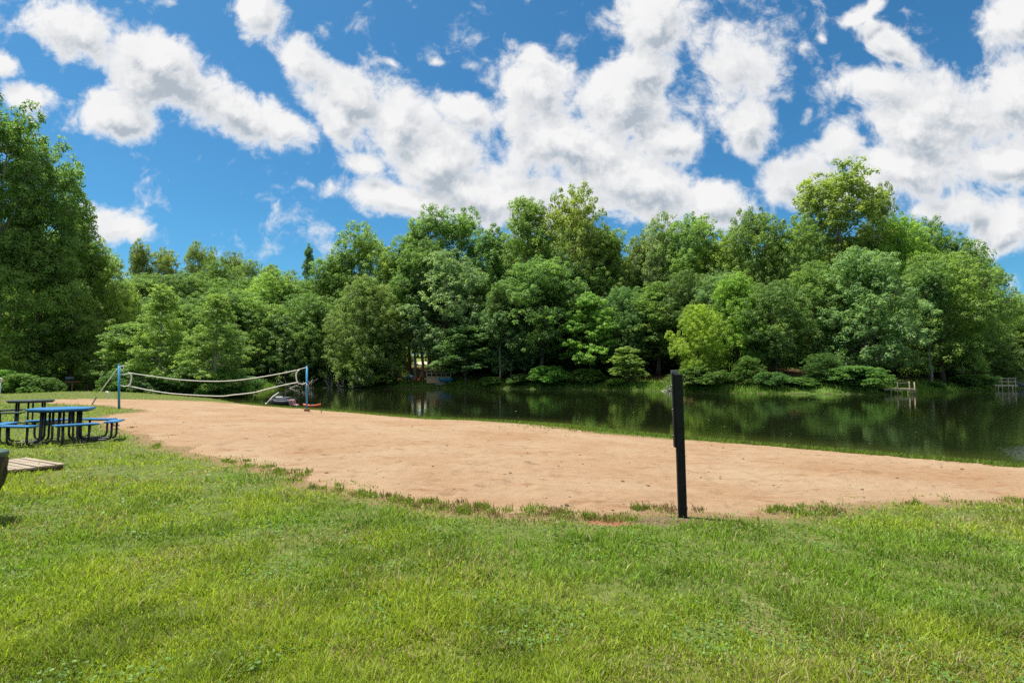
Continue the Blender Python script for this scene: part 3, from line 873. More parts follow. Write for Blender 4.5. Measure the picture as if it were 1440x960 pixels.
COLR = {k: (c if k in ('yellow', 'pale') else tuple(.68 * a + .32 * b for a, b in zip(c, _m))) for k, c in COLR.items()}
used_proto = set()
rt = random.Random(99)
def plant(kind, px, d, ytop, wpx, col, label, cat='tree', group=None, tilt=(0, 0), name=None, base_z=None, rot=None):
    pr = PROTO[kind]
    r_ = ray(px, 500)
    x = r_[0] * d / r_[1]
    z0 = gz(x, d) if base_z is None else base_z
    ztop = at(px, ytop, d).z
    sz = max(.2, (ztop - z0) / pr['h'] / .97)
    sw = wpx * d / F / pr['w'] * (.98 if kind in ('open', 'bush', 'bush2') else .86)
    if kind not in used_proto:
        root, ch = pr, list(pr.children); used_proto.add(kind)
    else:
        root = pr.copy(); COL.objects.link(root)
        ch = []
        for c in pr.children:
            k = c.copy(); COL.objects.link(k); k.parent = root; ch.append(k)
    if name: root.name = name
    root.location = (x, d, z0 - .05)
    root.rotation_euler = (R(tilt[0]), R(tilt[1]), rt.uniform(0, 6.28) if rot is None else rot)
    root.scale = (sw, sw, sz)
    for k in ('label', 'category', 'group', 'kind'):
        if k in root: del root[k]
    tag(root, label, cat, group)
    c0 = COLR[col]
    if cat == 'shrub': c0 = (c0[0] * .62, c0[1] * .74, c0[2] * .60)
    j = rt.uniform(.88, 1.14); jr = rt.uniform(.93, 1.08)
    for c in ch: c.color = (c0[0] * j * jr, c0[1] * j, c0[2] * j / jr, 1)
    return root
GL, GH, GM, GR = 'trees on the left bank', 'trees on the rear slope', 'trees on the far bank', 'trees on the right bank'
TREES = [
    # left bank, near
    ('open', -6, 60, 142, 125, 'mid', 'tallest tree at the left edge, its thin top reaching up beside a white cloud', GL),
    ('open', 50, 64, 200, 118, 'mid', 'tall spreading tree with an open top, just inside the left edge', GL),
    ('pop', 103, 69, 262, 86, 'mid', 'slim tree leaning out over the low cloud from the left bank', GL),
    ('maple', 22, 62, 330, 180, 'mid', 'broad tree skirting the ground at the left edge behind the tables', GL),
    ('oak2', 128, 72, 340, 105, 'light', 'full mid green tree stepping down from the tall left edge trees', GL),
    ('maple2', 98, 66, 412, 120, 'mid', 'low tree directly behind the blue picnic table', GL),
    ('maple', 158, 76, 400, 100, 'mid', 'rounded tree right behind the head of the volleyball guy rope', GL),
    # peninsula behind the net
    ('lacy', 226, 55, 398, 118, 'pale', 'pale lacy tree behind the near half of the sagging net', GL),
    ('lacy', 303, 53, 412, 122, 'pale', 'pale lacy tree behind the middle of the net, beside its twin nearer the blue pole', GL),
    ('layer', 186, 60, 452, 105, 'light', 'light layered small tree just right of the near blue pole', GL),
    ('maple2', 262, 63, 432, 110, 'mid', 'mid green tree filling the gap between the two pale lacy trees', GL),
    # rear slope, left
    ('pop', 190, 132, 337, 42, 'olive', 'olive treetop first on the skyline beyond the big left trees', GH),
    ('oak', 226, 135, 352, 62, 'warm', 'yellowish crown low on the left skyline, before the paired tops', GH),
    ('open', 270, 150, 341, 34, 'olive', 'thin lollipop top, higher one of the pair on the left skyline', GH),
    ('open', 289, 150, 349, 28, 'olive', 'thin lollipop top, lower one of the pair on the left skyline', GH),
    ('open', 322, 148, 356, 44, 'olive', 'small flat topped crown on the skyline after the paired tops', GH),
    ('oak2', 300, 132, 366, 70, 'mid', 'round crown under the paired thin tops on the rear slope', GH),
    ('oak', 345, 138, 368, 60, 'warm', 'sunlit olive crown at the low dip of the skyline', GH),
    ('pop2', 378, 145, 373, 46, 'warm', 'yellow green tops at the lowest notch of the skyline', GH),
    ('oak2', 405, 140, 384, 50, 'warm', 'low sunny crown tucked against the narrow dark tree', GH),
    ('oak2', 205, 108, 388, 105, 'dark', 'dark round crown above the first pale lacy tree', GH),
    ('oak', 258, 112, 384, 100, 'deep', 'darkest round crown, high between the two pale lacy trees', GH),
    ('maple', 335, 108, 412, 110, 'mid', 'rounded crown behind the far side of the second lacy tree', GH),
    ('oak2', 382, 112, 385, 96, 'light', 'fresh green rounded crown below the skyline notch', GH),
    # far bank, from the inlet to the deck
    ('pine', 431, 116, 341, 40, 'blue', 'narrow dark conifer standing up at the skyline notch', GM),
    ('oak', 470, 112, 358, 105, 'mid', 'broad rounded crown next to the narrow dark conifer', GM),
    ('oak2', 507, 113, 322, 110, 'mid', 'domed crown forming the first big shoulder of the skyline', GM),
    ('pop', 548, 108, 348, 72, 'light', 'lighter crown in the dip before the open double top', GM),
    ('droop', 402, 100, 440, 105, 'silver', 'greyish spreading tree hanging over the dark inlet', GM),
    ('droop', 440, 99, 418, 115, 'mid', 'wide green tree overhanging the dark inlet beside the rounded olive one', GM),
    ('maple2', 372, 97, 462, 80, 'mid', 'low tree at the head of the inlet behind the net', GM),
    ('droop', 508, 95, 393, 118, 'olive', 'rounded olive tree leaning out over the inlet behind the blue pole with the footing', GM),
    ('maple2', 520, 95, 470, 90, 'light', 'small green tree sweeping to the water left of the deck', GM),
    ('pop2', 576, 106, 330, 80, 'mid', 'mid green tree in front of the open double top', GM),
    ('open', 602, 105, 297, 78, 'mid', 'open topped tree, the one with the rounder head of the double top', GM),
    ('open', 642, 106, 296, 82, 'mid', 'open topped tree, the taller narrow head of the double top', GM),
    ('oak', 626, 96, 358, 128, 'silver', 'silvery green full crown above the deck', GM),
    ('pop', 692, 101, 318, 84, 'dark', 'dark tree in the gap right of the double top', GM),
    ('layer', 655, 90.5, 455, 92, 'dark', 'low dark layered tree just right of the deck', GM),
    ('pop2', 742, 99, 281, 96, 'mid', 'tall full tree at the left side of the highest central hump', GM),
    ('oak2', 806, 98, 270, 118, 'warm', 'tallest central tree with a rounded olive top', GM),
    ('oak', 762, 90, 365, 140, 'dark', 'big blue green crown below the central hump', GM),
    ('maple', 718, 92, 405, 95, 'blue', 'bluish crown left of the light layered tree', GM),
    ('pop', 853, 96, 318, 88, 'mid', 'tree sloping down from the central hump into the notch', GM),
    ('layer', 829, 85, 410, 92, 'bright', 'bright layered small tree standing over the round shore shrubs', GM),
    ('layer', 881, 79.5, 486, 54, 'light', 'small drooping tree at the water between shrub and black post', GM),
    ('pine', 906, 86, 428, 62, 'olive', 'thin brownish evergreen left of the yellow tree', GM),
    ('oak', 905, 99, 335, 80, 'warm', 'pale sunlit crown deep in the skyline notch', GM),
    ('oak2', 932, 97, 309, 92, 'silver', 'crown with a grey green dome just right of the skyline notch', GM),
    ('oak', 978, 93, 305, 112, 'mid', 'wide domed crown above the yellow tree', GM),
    ('maple', 982, 72.5, 431, 78, 'yellow', 'bright yellow green tree right beside the black post', GM),
    ('maple2', 1036, 75, 388, 92, 'bright', 'fresh green tree right of the yellow one', GM),
    ('oak2', 1018, 90, 330, 92, 'light', 'light dome between the yellow tree and the skyline', GM),
    # right bank
    ('oak', 1068, 86, 298, 112, 'mid', 'high domed crown left of the tall open olive tree', GR),
    ('oak2', 1122, 83, 312, 95, 'mid', 'crown tucked under the left arm of the tall olive tree', GR),
    ('open', 1182, 86, 240, 135, 'warm', 'tallest tree of the right half, open olive top and bare pale limbs', GR),
    ('open', 1240, 90, 264, 56, 'olive', 'smaller open olive top on the right shoulder of the tallest one', GR),
    ('maple', 1092, 72, 400, 105, 'dark', 'dark low tree above the long shore hedge', GR),
    ('oak2', 1148, 76, 372, 105, 'mid', 'mid green crown between the low dark tree and the bluish one', GR),
    ('maple2', 1218, 71, 353, 150, 'blue', 'big rounded bluish tree behind the largest shore shrub', GR),
    ('oak', 1272, 84, 305, 100, 'bright', 'sunny green dome right of the tallest olive tree', GR),
    ('oak2', 1304, 86, 314, 92, 'mid', 'crown in the middle of the right hand slope of the skyline', GR),
    ('oak', 1350, 84, 333, 110, 'mid', 'broad crown stepping down the right hand skyline', GR),
    ('maple', 1325, 75, 362, 150, 'mid', 'broad tree arching over the plank landing with steps', GR),
    ('oak2', 1388, 91, 362, 76, 'mid', 'second last crown down the right hand skyline', GR),
    ('oak', 1434, 96, 415, 66, 'light', 'last crown cut by the right edge of the view', GR),
    ('maple', 1475, 95, 440, 100, 'mid', 'tree beyond the far right landing, mostly out of view', GR),
    ('droop', 1376, 88, 452, 105, 'dark', 'low dark tree hanging over the water near the far right landing', GR),
]
for k, px, d, yt_, wp, col, lab, grp_ in TREES:
    tl = (0, 0)
    if 'leaning out over the inlet' in lab: tl = (0, -4)
    if 'slim tree leaning' in lab: tl = (0, 5)
    plant(k, px, d, yt_, wp, col, lab, 'tree', grp_, tl)
BUSH = [
    ('bush', 8, 53.6, 522, 50, 'bright', 'bright shrub at the left edge beyond the tables'),
    ('bush2', 34, 53.2, 527, 48, 'light', 'light shrub behind the dark picnic table'),
    ('bush', 62, 53.4, 532, 42, 'mid', 'mid green shrub behind the near end of the blue table'),
    ('bush2', 74, 66, 526, 50, 'bright', 'leafy bright shrub beside the small dark dock'),
    ('bush', 186, 55, 520, 62, 'mid', 'shrub behind the near blue pole'),
    ('bush2', 222, 54, 524, 66, 'silver', 'greyish shrub behind the near end of the net'),
    ('bush', 262, 53.5, 518, 72, 'mid', 'rounded shrub under the gap between the lacy trees'),
    ('bush2', 318, 52.8, 522, 58, 'light', 'light shrub at the water below the second lacy tree'),
    ('bush', 352, 62, 530, 40, 'dark', 'dark shrub on the tip of the wooded point'),
    ('bush', 543, 95, 531, 38, 'mid', 'shrub at the water just left of the bare leaning trunk'),
    ('bush2', 690, 88.5, 530, 30, 'light', 'small pale shrub on the grassy bank right of the deck'),
    ('bush2', 735, 87.5, 526, 40, 'dark', 'dark shrub next to the bright round one at the water'),
    ('bush', 774, 85.2, 516, 56, 'bright', 'bright round shrub at the water under the bluish crown'),
    ('bush2', 826, 84, 519, 46, 'mid', 'round shrub below the bright layered tree'),
    ('bush', 868, 80.5, 532, 34, 'light', 'low pale shrub just left of the small drooping tree'),
    ('bush', 990, 71.5, 517, 84, 'mid', 'wide shrub at the foot of the yellow tree'),
    ('maple2', 1052, 68.5, 522, 46, 'mid', 'low shrub where the long shore hedge begins'),
    ('bush', 1086, 66, 524, 50, 'dark', 'second shrub of the long shore hedge from the yellow tree'),
    ('bush2', 1120, 65.5, 531, 50, 'mid', 'middle shrub of the long shore hedge'),
    ('maple', 1156, 66, 517, 60, 'dark', 'dark shrub left of the largest one in the shore hedge'),
    ('bush2', 1200, 64.2, 516, 78, 'mid', 'largest shrub, sloping to the water beside the plank landing'),
    ('bush', 1372, 79, 527, 50, 'mid', 'shrub at the water in front of the last dark trees'),
    ('bush2', 1352, 75, 530, 40, 'dark', 'low dark shrub on the green slope between the two landings'),
    ('bush2', 1310, 70, 537, 30, 'mid', 'small shrub at the water right of the plank landing'),
]
for k, px, d, yt_, wp, col, lab in BUSH:
    plant(k, px, d, yt_, wp, col, lab, 'shrub', 'shrubs along the water')
# woods that close the view behind: their crowns only peek between the trees in front
SKYL = [(-80, 180), (160, 390), (300, 372), (400, 392), (480, 372), (560, 350), (700, 340), (760, 306), (830, 306), (890, 350), (960, 335), (1080, 328),
        (1180, 330), (1280, 335), (1380, 380), (1440, 425), (1600, 470)]
def skyl(px):
    for (a, b), (c, e) in zip(SKYL, SKYL[1:]):
        if a <= px <= c: return b + (e - b) * (px - a) / (c - a)
    return 470
rb = random.Random(5)
GB = 'woodland crowns packed behind the front trees'
LB = 'woodland tree hidden deep behind the trees lining the bank'
for row, (dd_, off_, stp) in enumerate(((14, 44, 44), (26, 22, 44), (40, 8, 50))):
    px = 440
    while px < 1500:
        ds_ = 97 - (max(0, px - 440)) * .05
        if px > 1000: ds_ = 68 + max(0, px - 1200) * .09
        d = ds_ + dd_ + rb.uniform(-3, 3)
        skip = (512 < px < 628 and row < 2) or (530 < px < 610) or (1080 < px < 1140 and row == 0) or (1330 < px < 1365 and row == 0)
        if not skip:
            plant(rb.choice(('oak', 'oak2', 'maple', 'maple2', 'pop2')), px + rb.uniform(-10, 10), d, skyl(px) + off_ + rb.uniform(0, 22), rb.uniform(85, 115), rb.choice(('mid', 'dark', 'deep', 'mid', 'blue')), LB, 'tree', GB)
        px += stp
for px, d, yt_, wp in ((528, 141, 425, 60), (556, 144, 420, 64), (588, 143, 424, 64), (616, 140, 422, 60), (543, 150, 400, 80), (600, 150, 402, 80)):
    plant(rb.choice(('maple2', 'droop')), px, d, yt_, wp, 'mid', LB, 'tree', GB)
for px, d, yt_, wp, lab in ((703, 89.5, 402, 46, 'slim tree with a pale trunk just right of the low dark layered tree'),
                            (894, 84, 440, 40, 'slim tree with a pale trunk behind the small drooping tree'),
                            (1308, 72.5, 372, 62, 'tree with a tall pale trunk right of the plank landing')):
    plant('open', px, d, yt_, wp, 'dark', lab, 'tree', 'trees on the far bank')
LT = 'shady thicket between the trunks deep behind the bank'
for row, (dd_, yt0) in enumerate(((19, 478), (33, 455))):
    px = 445
    while px < 1500:
        ds_ = 97 - (max(0, px - 440)) * .05
        if px > 1000: ds_ = 68 + max(0, px - 1200) * .09
        if not (530 < px < 625) and not (1075 < px < 1145 and row == 0) and not (1325 < px < 1370 and row == 0):
            plant(rb.choice(('bush', 'bush2')), px + rb.uniform(-8, 8), ds_ + dd_ + rb.uniform(-2, 2), yt0 + rb.uniform(-8, 10), rb.uniform(70, 95), rb.choice(('dark', 'deep', 'mid')), LT, 'thicket', 'thickets closing the understory')
        px += 40
for row, (d0_, off_) in enumerate(((84, 70), (100, 30), (118, 6))):
    px = -70
    while px < 440:
        if not (row == 0 and 330 < px):
            plant(rb.choice(('oak', 'oak2', 'maple', 'maple2')), px + rb.uniform(-10, 10), d0_ + rb.uniform(-4, 4), max(skyl(px), 345 if px > 100 else 300) + off_ + rb.uniform(0, 20), rb.uniform(90, 120), rb.choice(('mid', 'dark', 'deep', 'mid')), LB, 'tree', GB)
        px += 46
for k_, p_ in PROTO.items():
    if k_ not in used_proto:
        for c in list(p_.children): bpy.data.objects.remove(c)
        bpy.data.objects.remove(p_)

# rank grass on the far bank
rng = np.random.default_rng(8)
fp = np.array([on_z(a, b, WZ) for a, b in far_px] + [(-38, 92), (-33, 75), (-27.5, 61), (-24.5, 53.5), (-30, 52.3), (-37, 56), (-44, 64)])
ln_ = np.linalg.norm(np.diff(fp, axis=0), axis=1); cum = np.concatenate([[0], np.cumsum(ln_)])
q = rng.uniform(0, cum[-1], 90000); i0 = np.clip(np.searchsorted(cum, q) - 1, 0, len(ln_) - 1); f_ = (q - cum[i0]) / ln_[i0]
dirn = np.diff(fp, axis=0) / ln_[:, None]
of = rng.gamma(1.7, 1.1, len(q)) - .15
bx_ = fp[i0, 0] + (fp[i0 + 1, 0] - fp[i0, 0]) * f_ + dirn[i0, 1] * of; by_ = fp[i0, 1] + (fp[i0 + 1, 1] - fp[i0, 1]) * f_ - dirn[i0, 0] * of
zb, sb, nb_ = terrain(bx_, by_, True)
den = fbm(bx_ * .25, by_ * .25, 3, 91)
kk = (sb > -.1) & (~nb_) & (rng.uniform(0, 1, len(q)) < np.clip((den - .3) * 3.2, .05, 1))
bx_, by_, zb = bx_[kk], by_[kk], zb[kk]
nn = len(bx_)
cb_ = np.array([.14, .235, .033]) * rng.uniform(.55, 1.5, (nn, 1))
bg = blades('bank_grass', bx_, by_, zb, rng.gamma(6, 1 / 6, nn) * .34, np.full(nn, .075), np.clip(rng.normal(.45, .2, nn), 0, .9), cb_, m_grass, rng)
tag(bg, 'rank green grass along the edge of the far bank', 'grass', kind='stuff')
# ------------------------------------------------------------------ picnic tables
m_blue = simple('blue_coating', (.010, .135, .33), .42, .14, 20, .25, spec=.5)
m_dkgreen = simple('dark_coating', (.030, .055, .050), .42, .2, 20, .25)
m_black = simple('black_paint', (.011, .011, .012), .5, .3, 12, .1)
m_steel = simple('galvanised', (.35, .36, .37), .45, .25, 25, .1, metal=.7)
def ngon(n, r, off=0.0):
    return [(r * math.cos(2 * math.pi * k / n + off), r * math.sin(2 * math.pi * k / n + off)) for k in range(n)]
def picnic_table(x, y, rz, mtop, label, rseat=1.02, ring=6):
    root = empty('picnic_table', (x, y, gz(x, y) + .0), rz)
    tag(root, label, 'picnic table', 'picnic tables on the lawn')
    top = MB()
    top.prism(ngon(6, .66, math.pi / 6), .715, .765, .016)
    t = top.build('tabletop', mtop, root)
    rim = MB()
    for k in range(6):
        a, b = 2 * math.pi * k / 6 + math.pi / 6, 2 * math.pi * (k + 1) / 6 + math.pi / 6
        rim.tube([(.60 * math.cos(a), .60 * math.sin(a), .700), (.60 * math.cos(b), .60 * math.sin(b), .700)], .014, 6)
    for k in range(3):
        a = 2 * math.pi * k / 6
        rim.tube([(-.52 * math.cos(a), -.52 * math.sin(a), .697), (.52 * math.cos(a), .52 * math.sin(a), .697)], .016, 6)
    rim.build('top_frame', m_black, root)
    for k in range(ring):
        a = 2 * math.pi * k / ring
        M = Matrix.Rotation(a, 4, 'Z')
        sb = MB()
        poly = [(rseat - .13, -.40), (rseat + .13, -.40), (rseat + .13, .40), (rseat - .13, .40)]
        sb.prism(poly, .415, .452, .014, M)
        s_ = sb.build('seat', mtop, root)
        lg = MB()
        for sgn in (-1, 1):
            w0 = .055 if sgn < 0 else .055
            pts = [(rseat, sgn * .24, .412), (rseat, sgn * .235, .12), (rseat - .03, sgn * .23, .05), (rseat - .12, sgn * .22, .022),
                   (.46, sgn * .15, .022), (.38, sgn * .14, .05), (.345, sgn * .135, .12), (.335, sgn * .13, .698)]
            lg.tube([M @ Vector(p) for p in pts], .024, 8)
        lg.tube([M @ Vector((rseat, -.35, .408)), M @ Vector((rseat, .35, .408))], .013, 6)
        lg.build('leg', m_black, root)
    return root
picnic_table(-10.31, 13.1, R(-37), m_blue, 'bright blue six sided picnic table with black bent tube legs')
picnic_table(-14.9, 17.7, R(-20), m_dkgreen, 'dark picnic table standing behind the blue one')

# ------------------------------------------------------------------ plank platform
m_plank = wood('weathered_plank', (.33, .27, .20), (.18, .14, .10), 'y', .85, 26)
m_plank_d = wood('joist', (.20, .11, .06), (.10, .06, .035), 'x', .85, 26)
A_ = on_ground(93, 659); B_ = on_ground(-24, 673)
A_, B_ = Vector(A_), Vector(B_)
dirx = (A_ - B_); L_ = dirx.length; ang = math.atan2(dirx.y, dirx.x)
pl = empty('plank_platform', (B_.x, B_.y, (A_.z + B_.z) / 2), ang)
tag(pl, 'low weathered plank platform lying on the grass at the left edge', 'platform')
nb_p = 8; bwid = L_ / nb_p
rp_ = random.Random(4)
bd = None
for k in range(nb_p):
    m_ = MB()
    m_.box((bwid * (k + .5), .70 + rp_.uniform(-.012, .012), .070 + rp_.uniform(-.003, .004)), (bwid - .030, 1.42, .032), Matrix.Rotation(rp_.uniform(-.008, .008), 3, 'Z'), .006)
    m_.build('plank', m_plank, pl)
m_ = MB(); m_.box((L_ / 2, .055, .026), (L_ - .06, .045, .054), None, .004); m_.build('joist', m_plank_d, pl)
m_ = MB(); m_.box((L_ / 2, 1.33, .026), (L_ - .06, .045, .054), None, .004); m_.build('joist', m_plank_d, pl)

# ------------------------------------------------------------------ litter bin at the left edge
m_bag = simple('black_bag', (.008, .008, .009), .42, .3, 9, 1.0)
m_lid = simple('green_lid', (.045, .085, .065), .4, .25, 14, .2)
m_bin = simple('bin_body', (.03, .05, .04), .5, .25, 10, .2)
bx0, by0 = at(-38.5, 640, 5.9).x, 5.9
bz0 = gz(bx0, by0)
bn = empty('litter_bin', (bx0, by0, bz0))
tag(bn, 'litter bin with green rim and sagging black bag, cut by the left edge', 'bin')
m_ = MB(); m_.lathe([(.16, 0), (.17, .02), (.20, .45), (.21, .60)], 24); m_.build('body', m_bin, bn)
rg = random.Random(3)
m_ = MB()
ns = 40; prof = [(.262, .665), (.275, .63), (.268, .56), (.262, .50), (.252, .42), (.240, .35), (.222, .30), (.19, .275), (.165, .29)]
vs, fs = [], []
for i, (r, z) in enumerate(prof):
    for k in range(ns):
        w = 2 * math.pi * k / ns
        fold = .012 * math.sin(9 * w + i * .5) + .008 * math.sin(17 * w + i) + rg.uniform(-.004, .004)
        rr = r + fold * min(1, i / 2)
        vs.append((rr * math.cos(w), rr * math.sin(w), z + .012 * math.sin(5 * w + i) * (i > 3)))
for i in range(len(prof) - 1):
    for k in range(ns):
        k2 = (k + 1) % ns
        fs.append((i * ns + k, (i + 1) * ns + k, (i + 1) * ns + k2, i * ns + k2))
m_.add(vs, fs, True); m_.build('bag', m_bag, bn)
m_ = MB(); m_.lathe([(.20, .655), (.272, .658), (.285, .672), (.285, .705), (.278, .716), (.21, .722), (.19, .715)], 32); m_.build('rim', m_lid, bn)

# ------------------------------------------------------------------ black post with a board on its side
m_bpost = simple('black_stained_wood', (.009, .009, .0085), .65, .6, 14, .5, spec=.25)
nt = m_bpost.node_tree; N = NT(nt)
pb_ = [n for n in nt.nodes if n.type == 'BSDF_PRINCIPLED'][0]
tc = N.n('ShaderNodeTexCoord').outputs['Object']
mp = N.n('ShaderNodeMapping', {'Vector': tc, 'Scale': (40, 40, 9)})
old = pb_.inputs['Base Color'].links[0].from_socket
chip_highlight = N.sstep(N.noise(mp.outputs[0], 1.0, 5, .7).outputs[0], .66, .72)  # pale paint scuffs that also put slight highlights into the colour
N.link(N.mix(N.math('MULTIPLY', chip_highlight, .8), old, (.16, .155, .145)), pb_.inputs['Base Color'])
m_grey = wood('grey_board', (.25, .25, .25), (.12, .12, .12), 'z', .8, 40)
P_ = Vector(on_ground(960, 727))
post = empty('signpost', (P_.x, P_.y, gz(P_.x, P_.y)), R(-9))
post.rotation_euler = (0, R(-.9), R(-9))
tag(post, 'slim black wooden post at the edge of the sand, nearer than the lake', 'post')
ph = at(957, 526, P_.y).z - P_.z
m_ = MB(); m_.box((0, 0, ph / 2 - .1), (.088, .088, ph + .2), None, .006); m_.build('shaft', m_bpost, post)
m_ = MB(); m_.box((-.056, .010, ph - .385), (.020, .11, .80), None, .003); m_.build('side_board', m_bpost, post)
m_ = MB(); m_.box((-.030, .052, ph - .20), (.075, .014, .49), None, .002)
m_.build('backing_strip', m_grey, post)
for zz in (ph - .12, ph - .38, ph - .66):
    m_ = MB(); m_.tube([(-.066, .0, zz), (-.072, .0, zz)], .008, 8); m_.build('bolt', m_steel, post)

# ------------------------------------------------------------------ volleyball court
m_pole = simple('pole_blue', (.030, .23, .42), .38, .2, 6, .1)
m_rope = simple('net_tape', (.78, .76, .70), .8, .12, 30, .3)
m_strap = simple('strap', (.16, .17, .2), .7, .3, 20)
m_conc = simple('stained_concrete', (.24, .12, .055), .9, .35, 9, .5)
D1, D2 = 29.0, 27.6
A1 = Vector(on_ground(167.5, 575)); A2 = Vector(on_ground(431.5, 579))
def vpole(P, ytop, pxt, label, base):
    d = P.y
    T = at(pxt, ytop, d)
    r = empty('volleyball_pole', (P.x, P.y, P.z))
    tag(r, label, 'net pole', 'volleyball poles on the sand')
    h = T.z - P.z
    m_ = MB(); m_.tube([(0, 0, -.15), (T.x - P.x, 0, h)], .052, 12); m_.build('tube', m_pole, r)
    m_ = MB(); m_.lathe([(.058, h - .02), (.058, h + .025), (.03, h + .035)], 12, (T.x - P.x, 0, 0)); m_.build('cap', m_pole, r)
    if base:
        m_ = MB(); m_.box((0, 0, .07), (.27, .27, .20), Matrix.Rotation(.3, 3, 'Z'), .02); m_.build('footing', m_conc, r)
        m_ = MB(); m_.tube([(-.085, 0, h * .58), (.085, 0, h * .58)], .022, 8); m_.tube([(0, -.06, h * .58 - .08), (0, -.06, h * .58 + .08)], .03, 8); m_.build('cleat', m_steel, r)
    else:
        m_ = MB()
        ring_ = [(.085 + .07 * math.cos(a), -.05, h - .14 + .10 * math.sin(a)) for a in [2 * math.pi * k / 14 for k in range(15)]]
        m_.tube(ring_, .016, 6); m_.build('rope_loop', m_rope, r)
    return r
vpole(A1, 513, 167.5, 'blue pole with a white rope loop at its top, held by a guy rope', False)
vpole(A2, 515, 431.5, 'blue pole standing in a brown concrete footing near the water', True)
def net_pt(px, py):
    t = (px - 167.5) / (431.5 - 167.5)
    # depth of the line between the poles seen at this column
    r_ = ray(px, py)
    ux = r_[0] / r_[1]
    # A1 + s (A2 - A1), x = ux * y
    s = (ux * A1.y - A1.x) / ((A2.x - A1.x) - ux * (A2.y - A1.y))
    d = A1.y + s * (A2.y - A1.y)
    return at(px, py, d)
def smooth_line(pp, n=8):
    P = [Vector(p) for p in pp]; out_ = []
    for i in range(len(P) - 1):
        p0 = P[max(0, i - 1)]; p1 = P[i]; p2 = P[i + 1]; p3 = P[min(len(P) - 1, i + 2)]
        for k in range(n):
            t = k / n
            out_.append(.5 * ((2 * p1) + (p2 - p0) * t + (2 * p0 - 5 * p1 + 4 * p2 - p3) * t * t + (3 * p1 - p0 - 3 * p2 + p3) * t ** 3))
    return out_ + [P[-1]]
O_ = net_pt(300, 536)
net = empty('volleyball_net', (O_.x, O_.y, gz(O_.x, O_.y)))
tag(net, 'worn volleyball net reduced to two sagging white tapes between the blue poles', 'net')
def rel(pp): return [net_pt(a, b) - net.location for a, b in pp]
m_ = MB(); m_.tube(smooth_line(rel([(183, 524.5), (215, 529), (250, 533.5), (290, 535.8), (325, 535.2), (360, 531), (395, 525), (419, 520)])), .019, 6); m_.build('top_tape', m_rope, net)
m_ = MB(); m_.tube(smooth_line(rel([(168, 541), (174, 543), (182, 543), (210, 548.5), (240, 553), (275, 555.5), (310, 556.8), (328, 555), (355, 552), (375, 547), (400, 541), (419, 537.5)])), .021, 6); m_.build('bottom_tape', m_rope, net)
m_ = MB(); m_.tube(smooth_line(rel([(180, 524), (184.5, 527.5), (184.5, 533), (183, 539), (180.5, 543)])), .034, 6); m_.build('side_tape', m_rope, net)
m_ = MB(); m_.tube(smooth_line(rel([(421, 519.5), (417, 524), (416.5, 530), (417.5, 535), (419, 538.5)])), .030, 6); m_.build('side_tape', m_rope, net)
m_ = MB(); m_.tube(smooth_line(rel([(168, 526), (175, 526.5), (183, 524)])), .014, 5); m_.build('tie_cord', m_rope, net)
m_ = MB(); m_.tube(smooth_line(rel([(419, 520), (425, 518), (431, 516.5)])), .016, 5); m_.build('tie_cord', m_rope, net)
m_ = MB(); m_.tube(smooth_line(rel([(419, 538), (424, 540), (431, 538.5)])), .012, 5); m_.build('tie_cord', m_rope, net)
ga_ = Vector(on_ground(128.5, 568.5)); gt_ = at(164, 519, A1.y); gm_ = ga_.lerp(gt_, .24)
gr_ = empty('guy_rope', ga_)
tag(gr_, 'white guy rope with a dark lower strap pegged left of the blue pole', 'rope')
m_ = MB(); m_.tube([gm_ - ga_, gt_ - ga_], .022, 6); m_.build('rope', m_rope, gr_)
m_ = MB(); m_.tube([Vector((0, 0, -.05)), gm_ - ga_], .030, 6); m_.build('strap', m_strap, gr_)

# ------------------------------------------------------------------ small things around the beach
m_white = simple('white_plastic', (.72, .72, .70), .45, .1, 12)
pv_ = Vector(on_ground(152, 556)); pv_.z = gz(pv_.x, pv_.y)
m_ = MB(); m_.tube(smooth_line([(0.0, 0, -.15), (.01, 0, .25), (-.01, 0, .38), (-.08, 0, .45), (-.16, 0, .43)], 5), .055, 10)
wp_ = m_.build('hooked_pipe', m_white, None, pv_)
tag(wp_, 'short white hooked pipe standing on the grass mound', 'pipe')

m_cream = simple('cream_ring', (.66, .52, .40), .6, .15, 10)
m_paleb = simple('pale_blue_post', (.42, .55, .62), .6, .15, 10)
lr_ = at(0, 534.5, 33); lz = gz(lr_.x, lr_.y)
lp = empty('life_ring_post', (lr_.x, lr_.y, lz))
tag(lp, 'pale blue post carrying a cream life ring, cut by the left edge', 'life ring post')
m_ = MB(); m_.tube([(-.03, 0.07, -.1), (-.03, .07, lr_.z - lz + .1)], .04, 8); m_.build('post', m_paleb, lp)
m_ = MB(); q_ = [(.115 * math.cos(a), 0, lr_.z - lz + .115 * math.sin(a)) for a in [2 * math.pi * k / 20 for k in range(21)]]; m_.tube(q_, .038, 8, False); m_.build('ring', m_cream, lp)

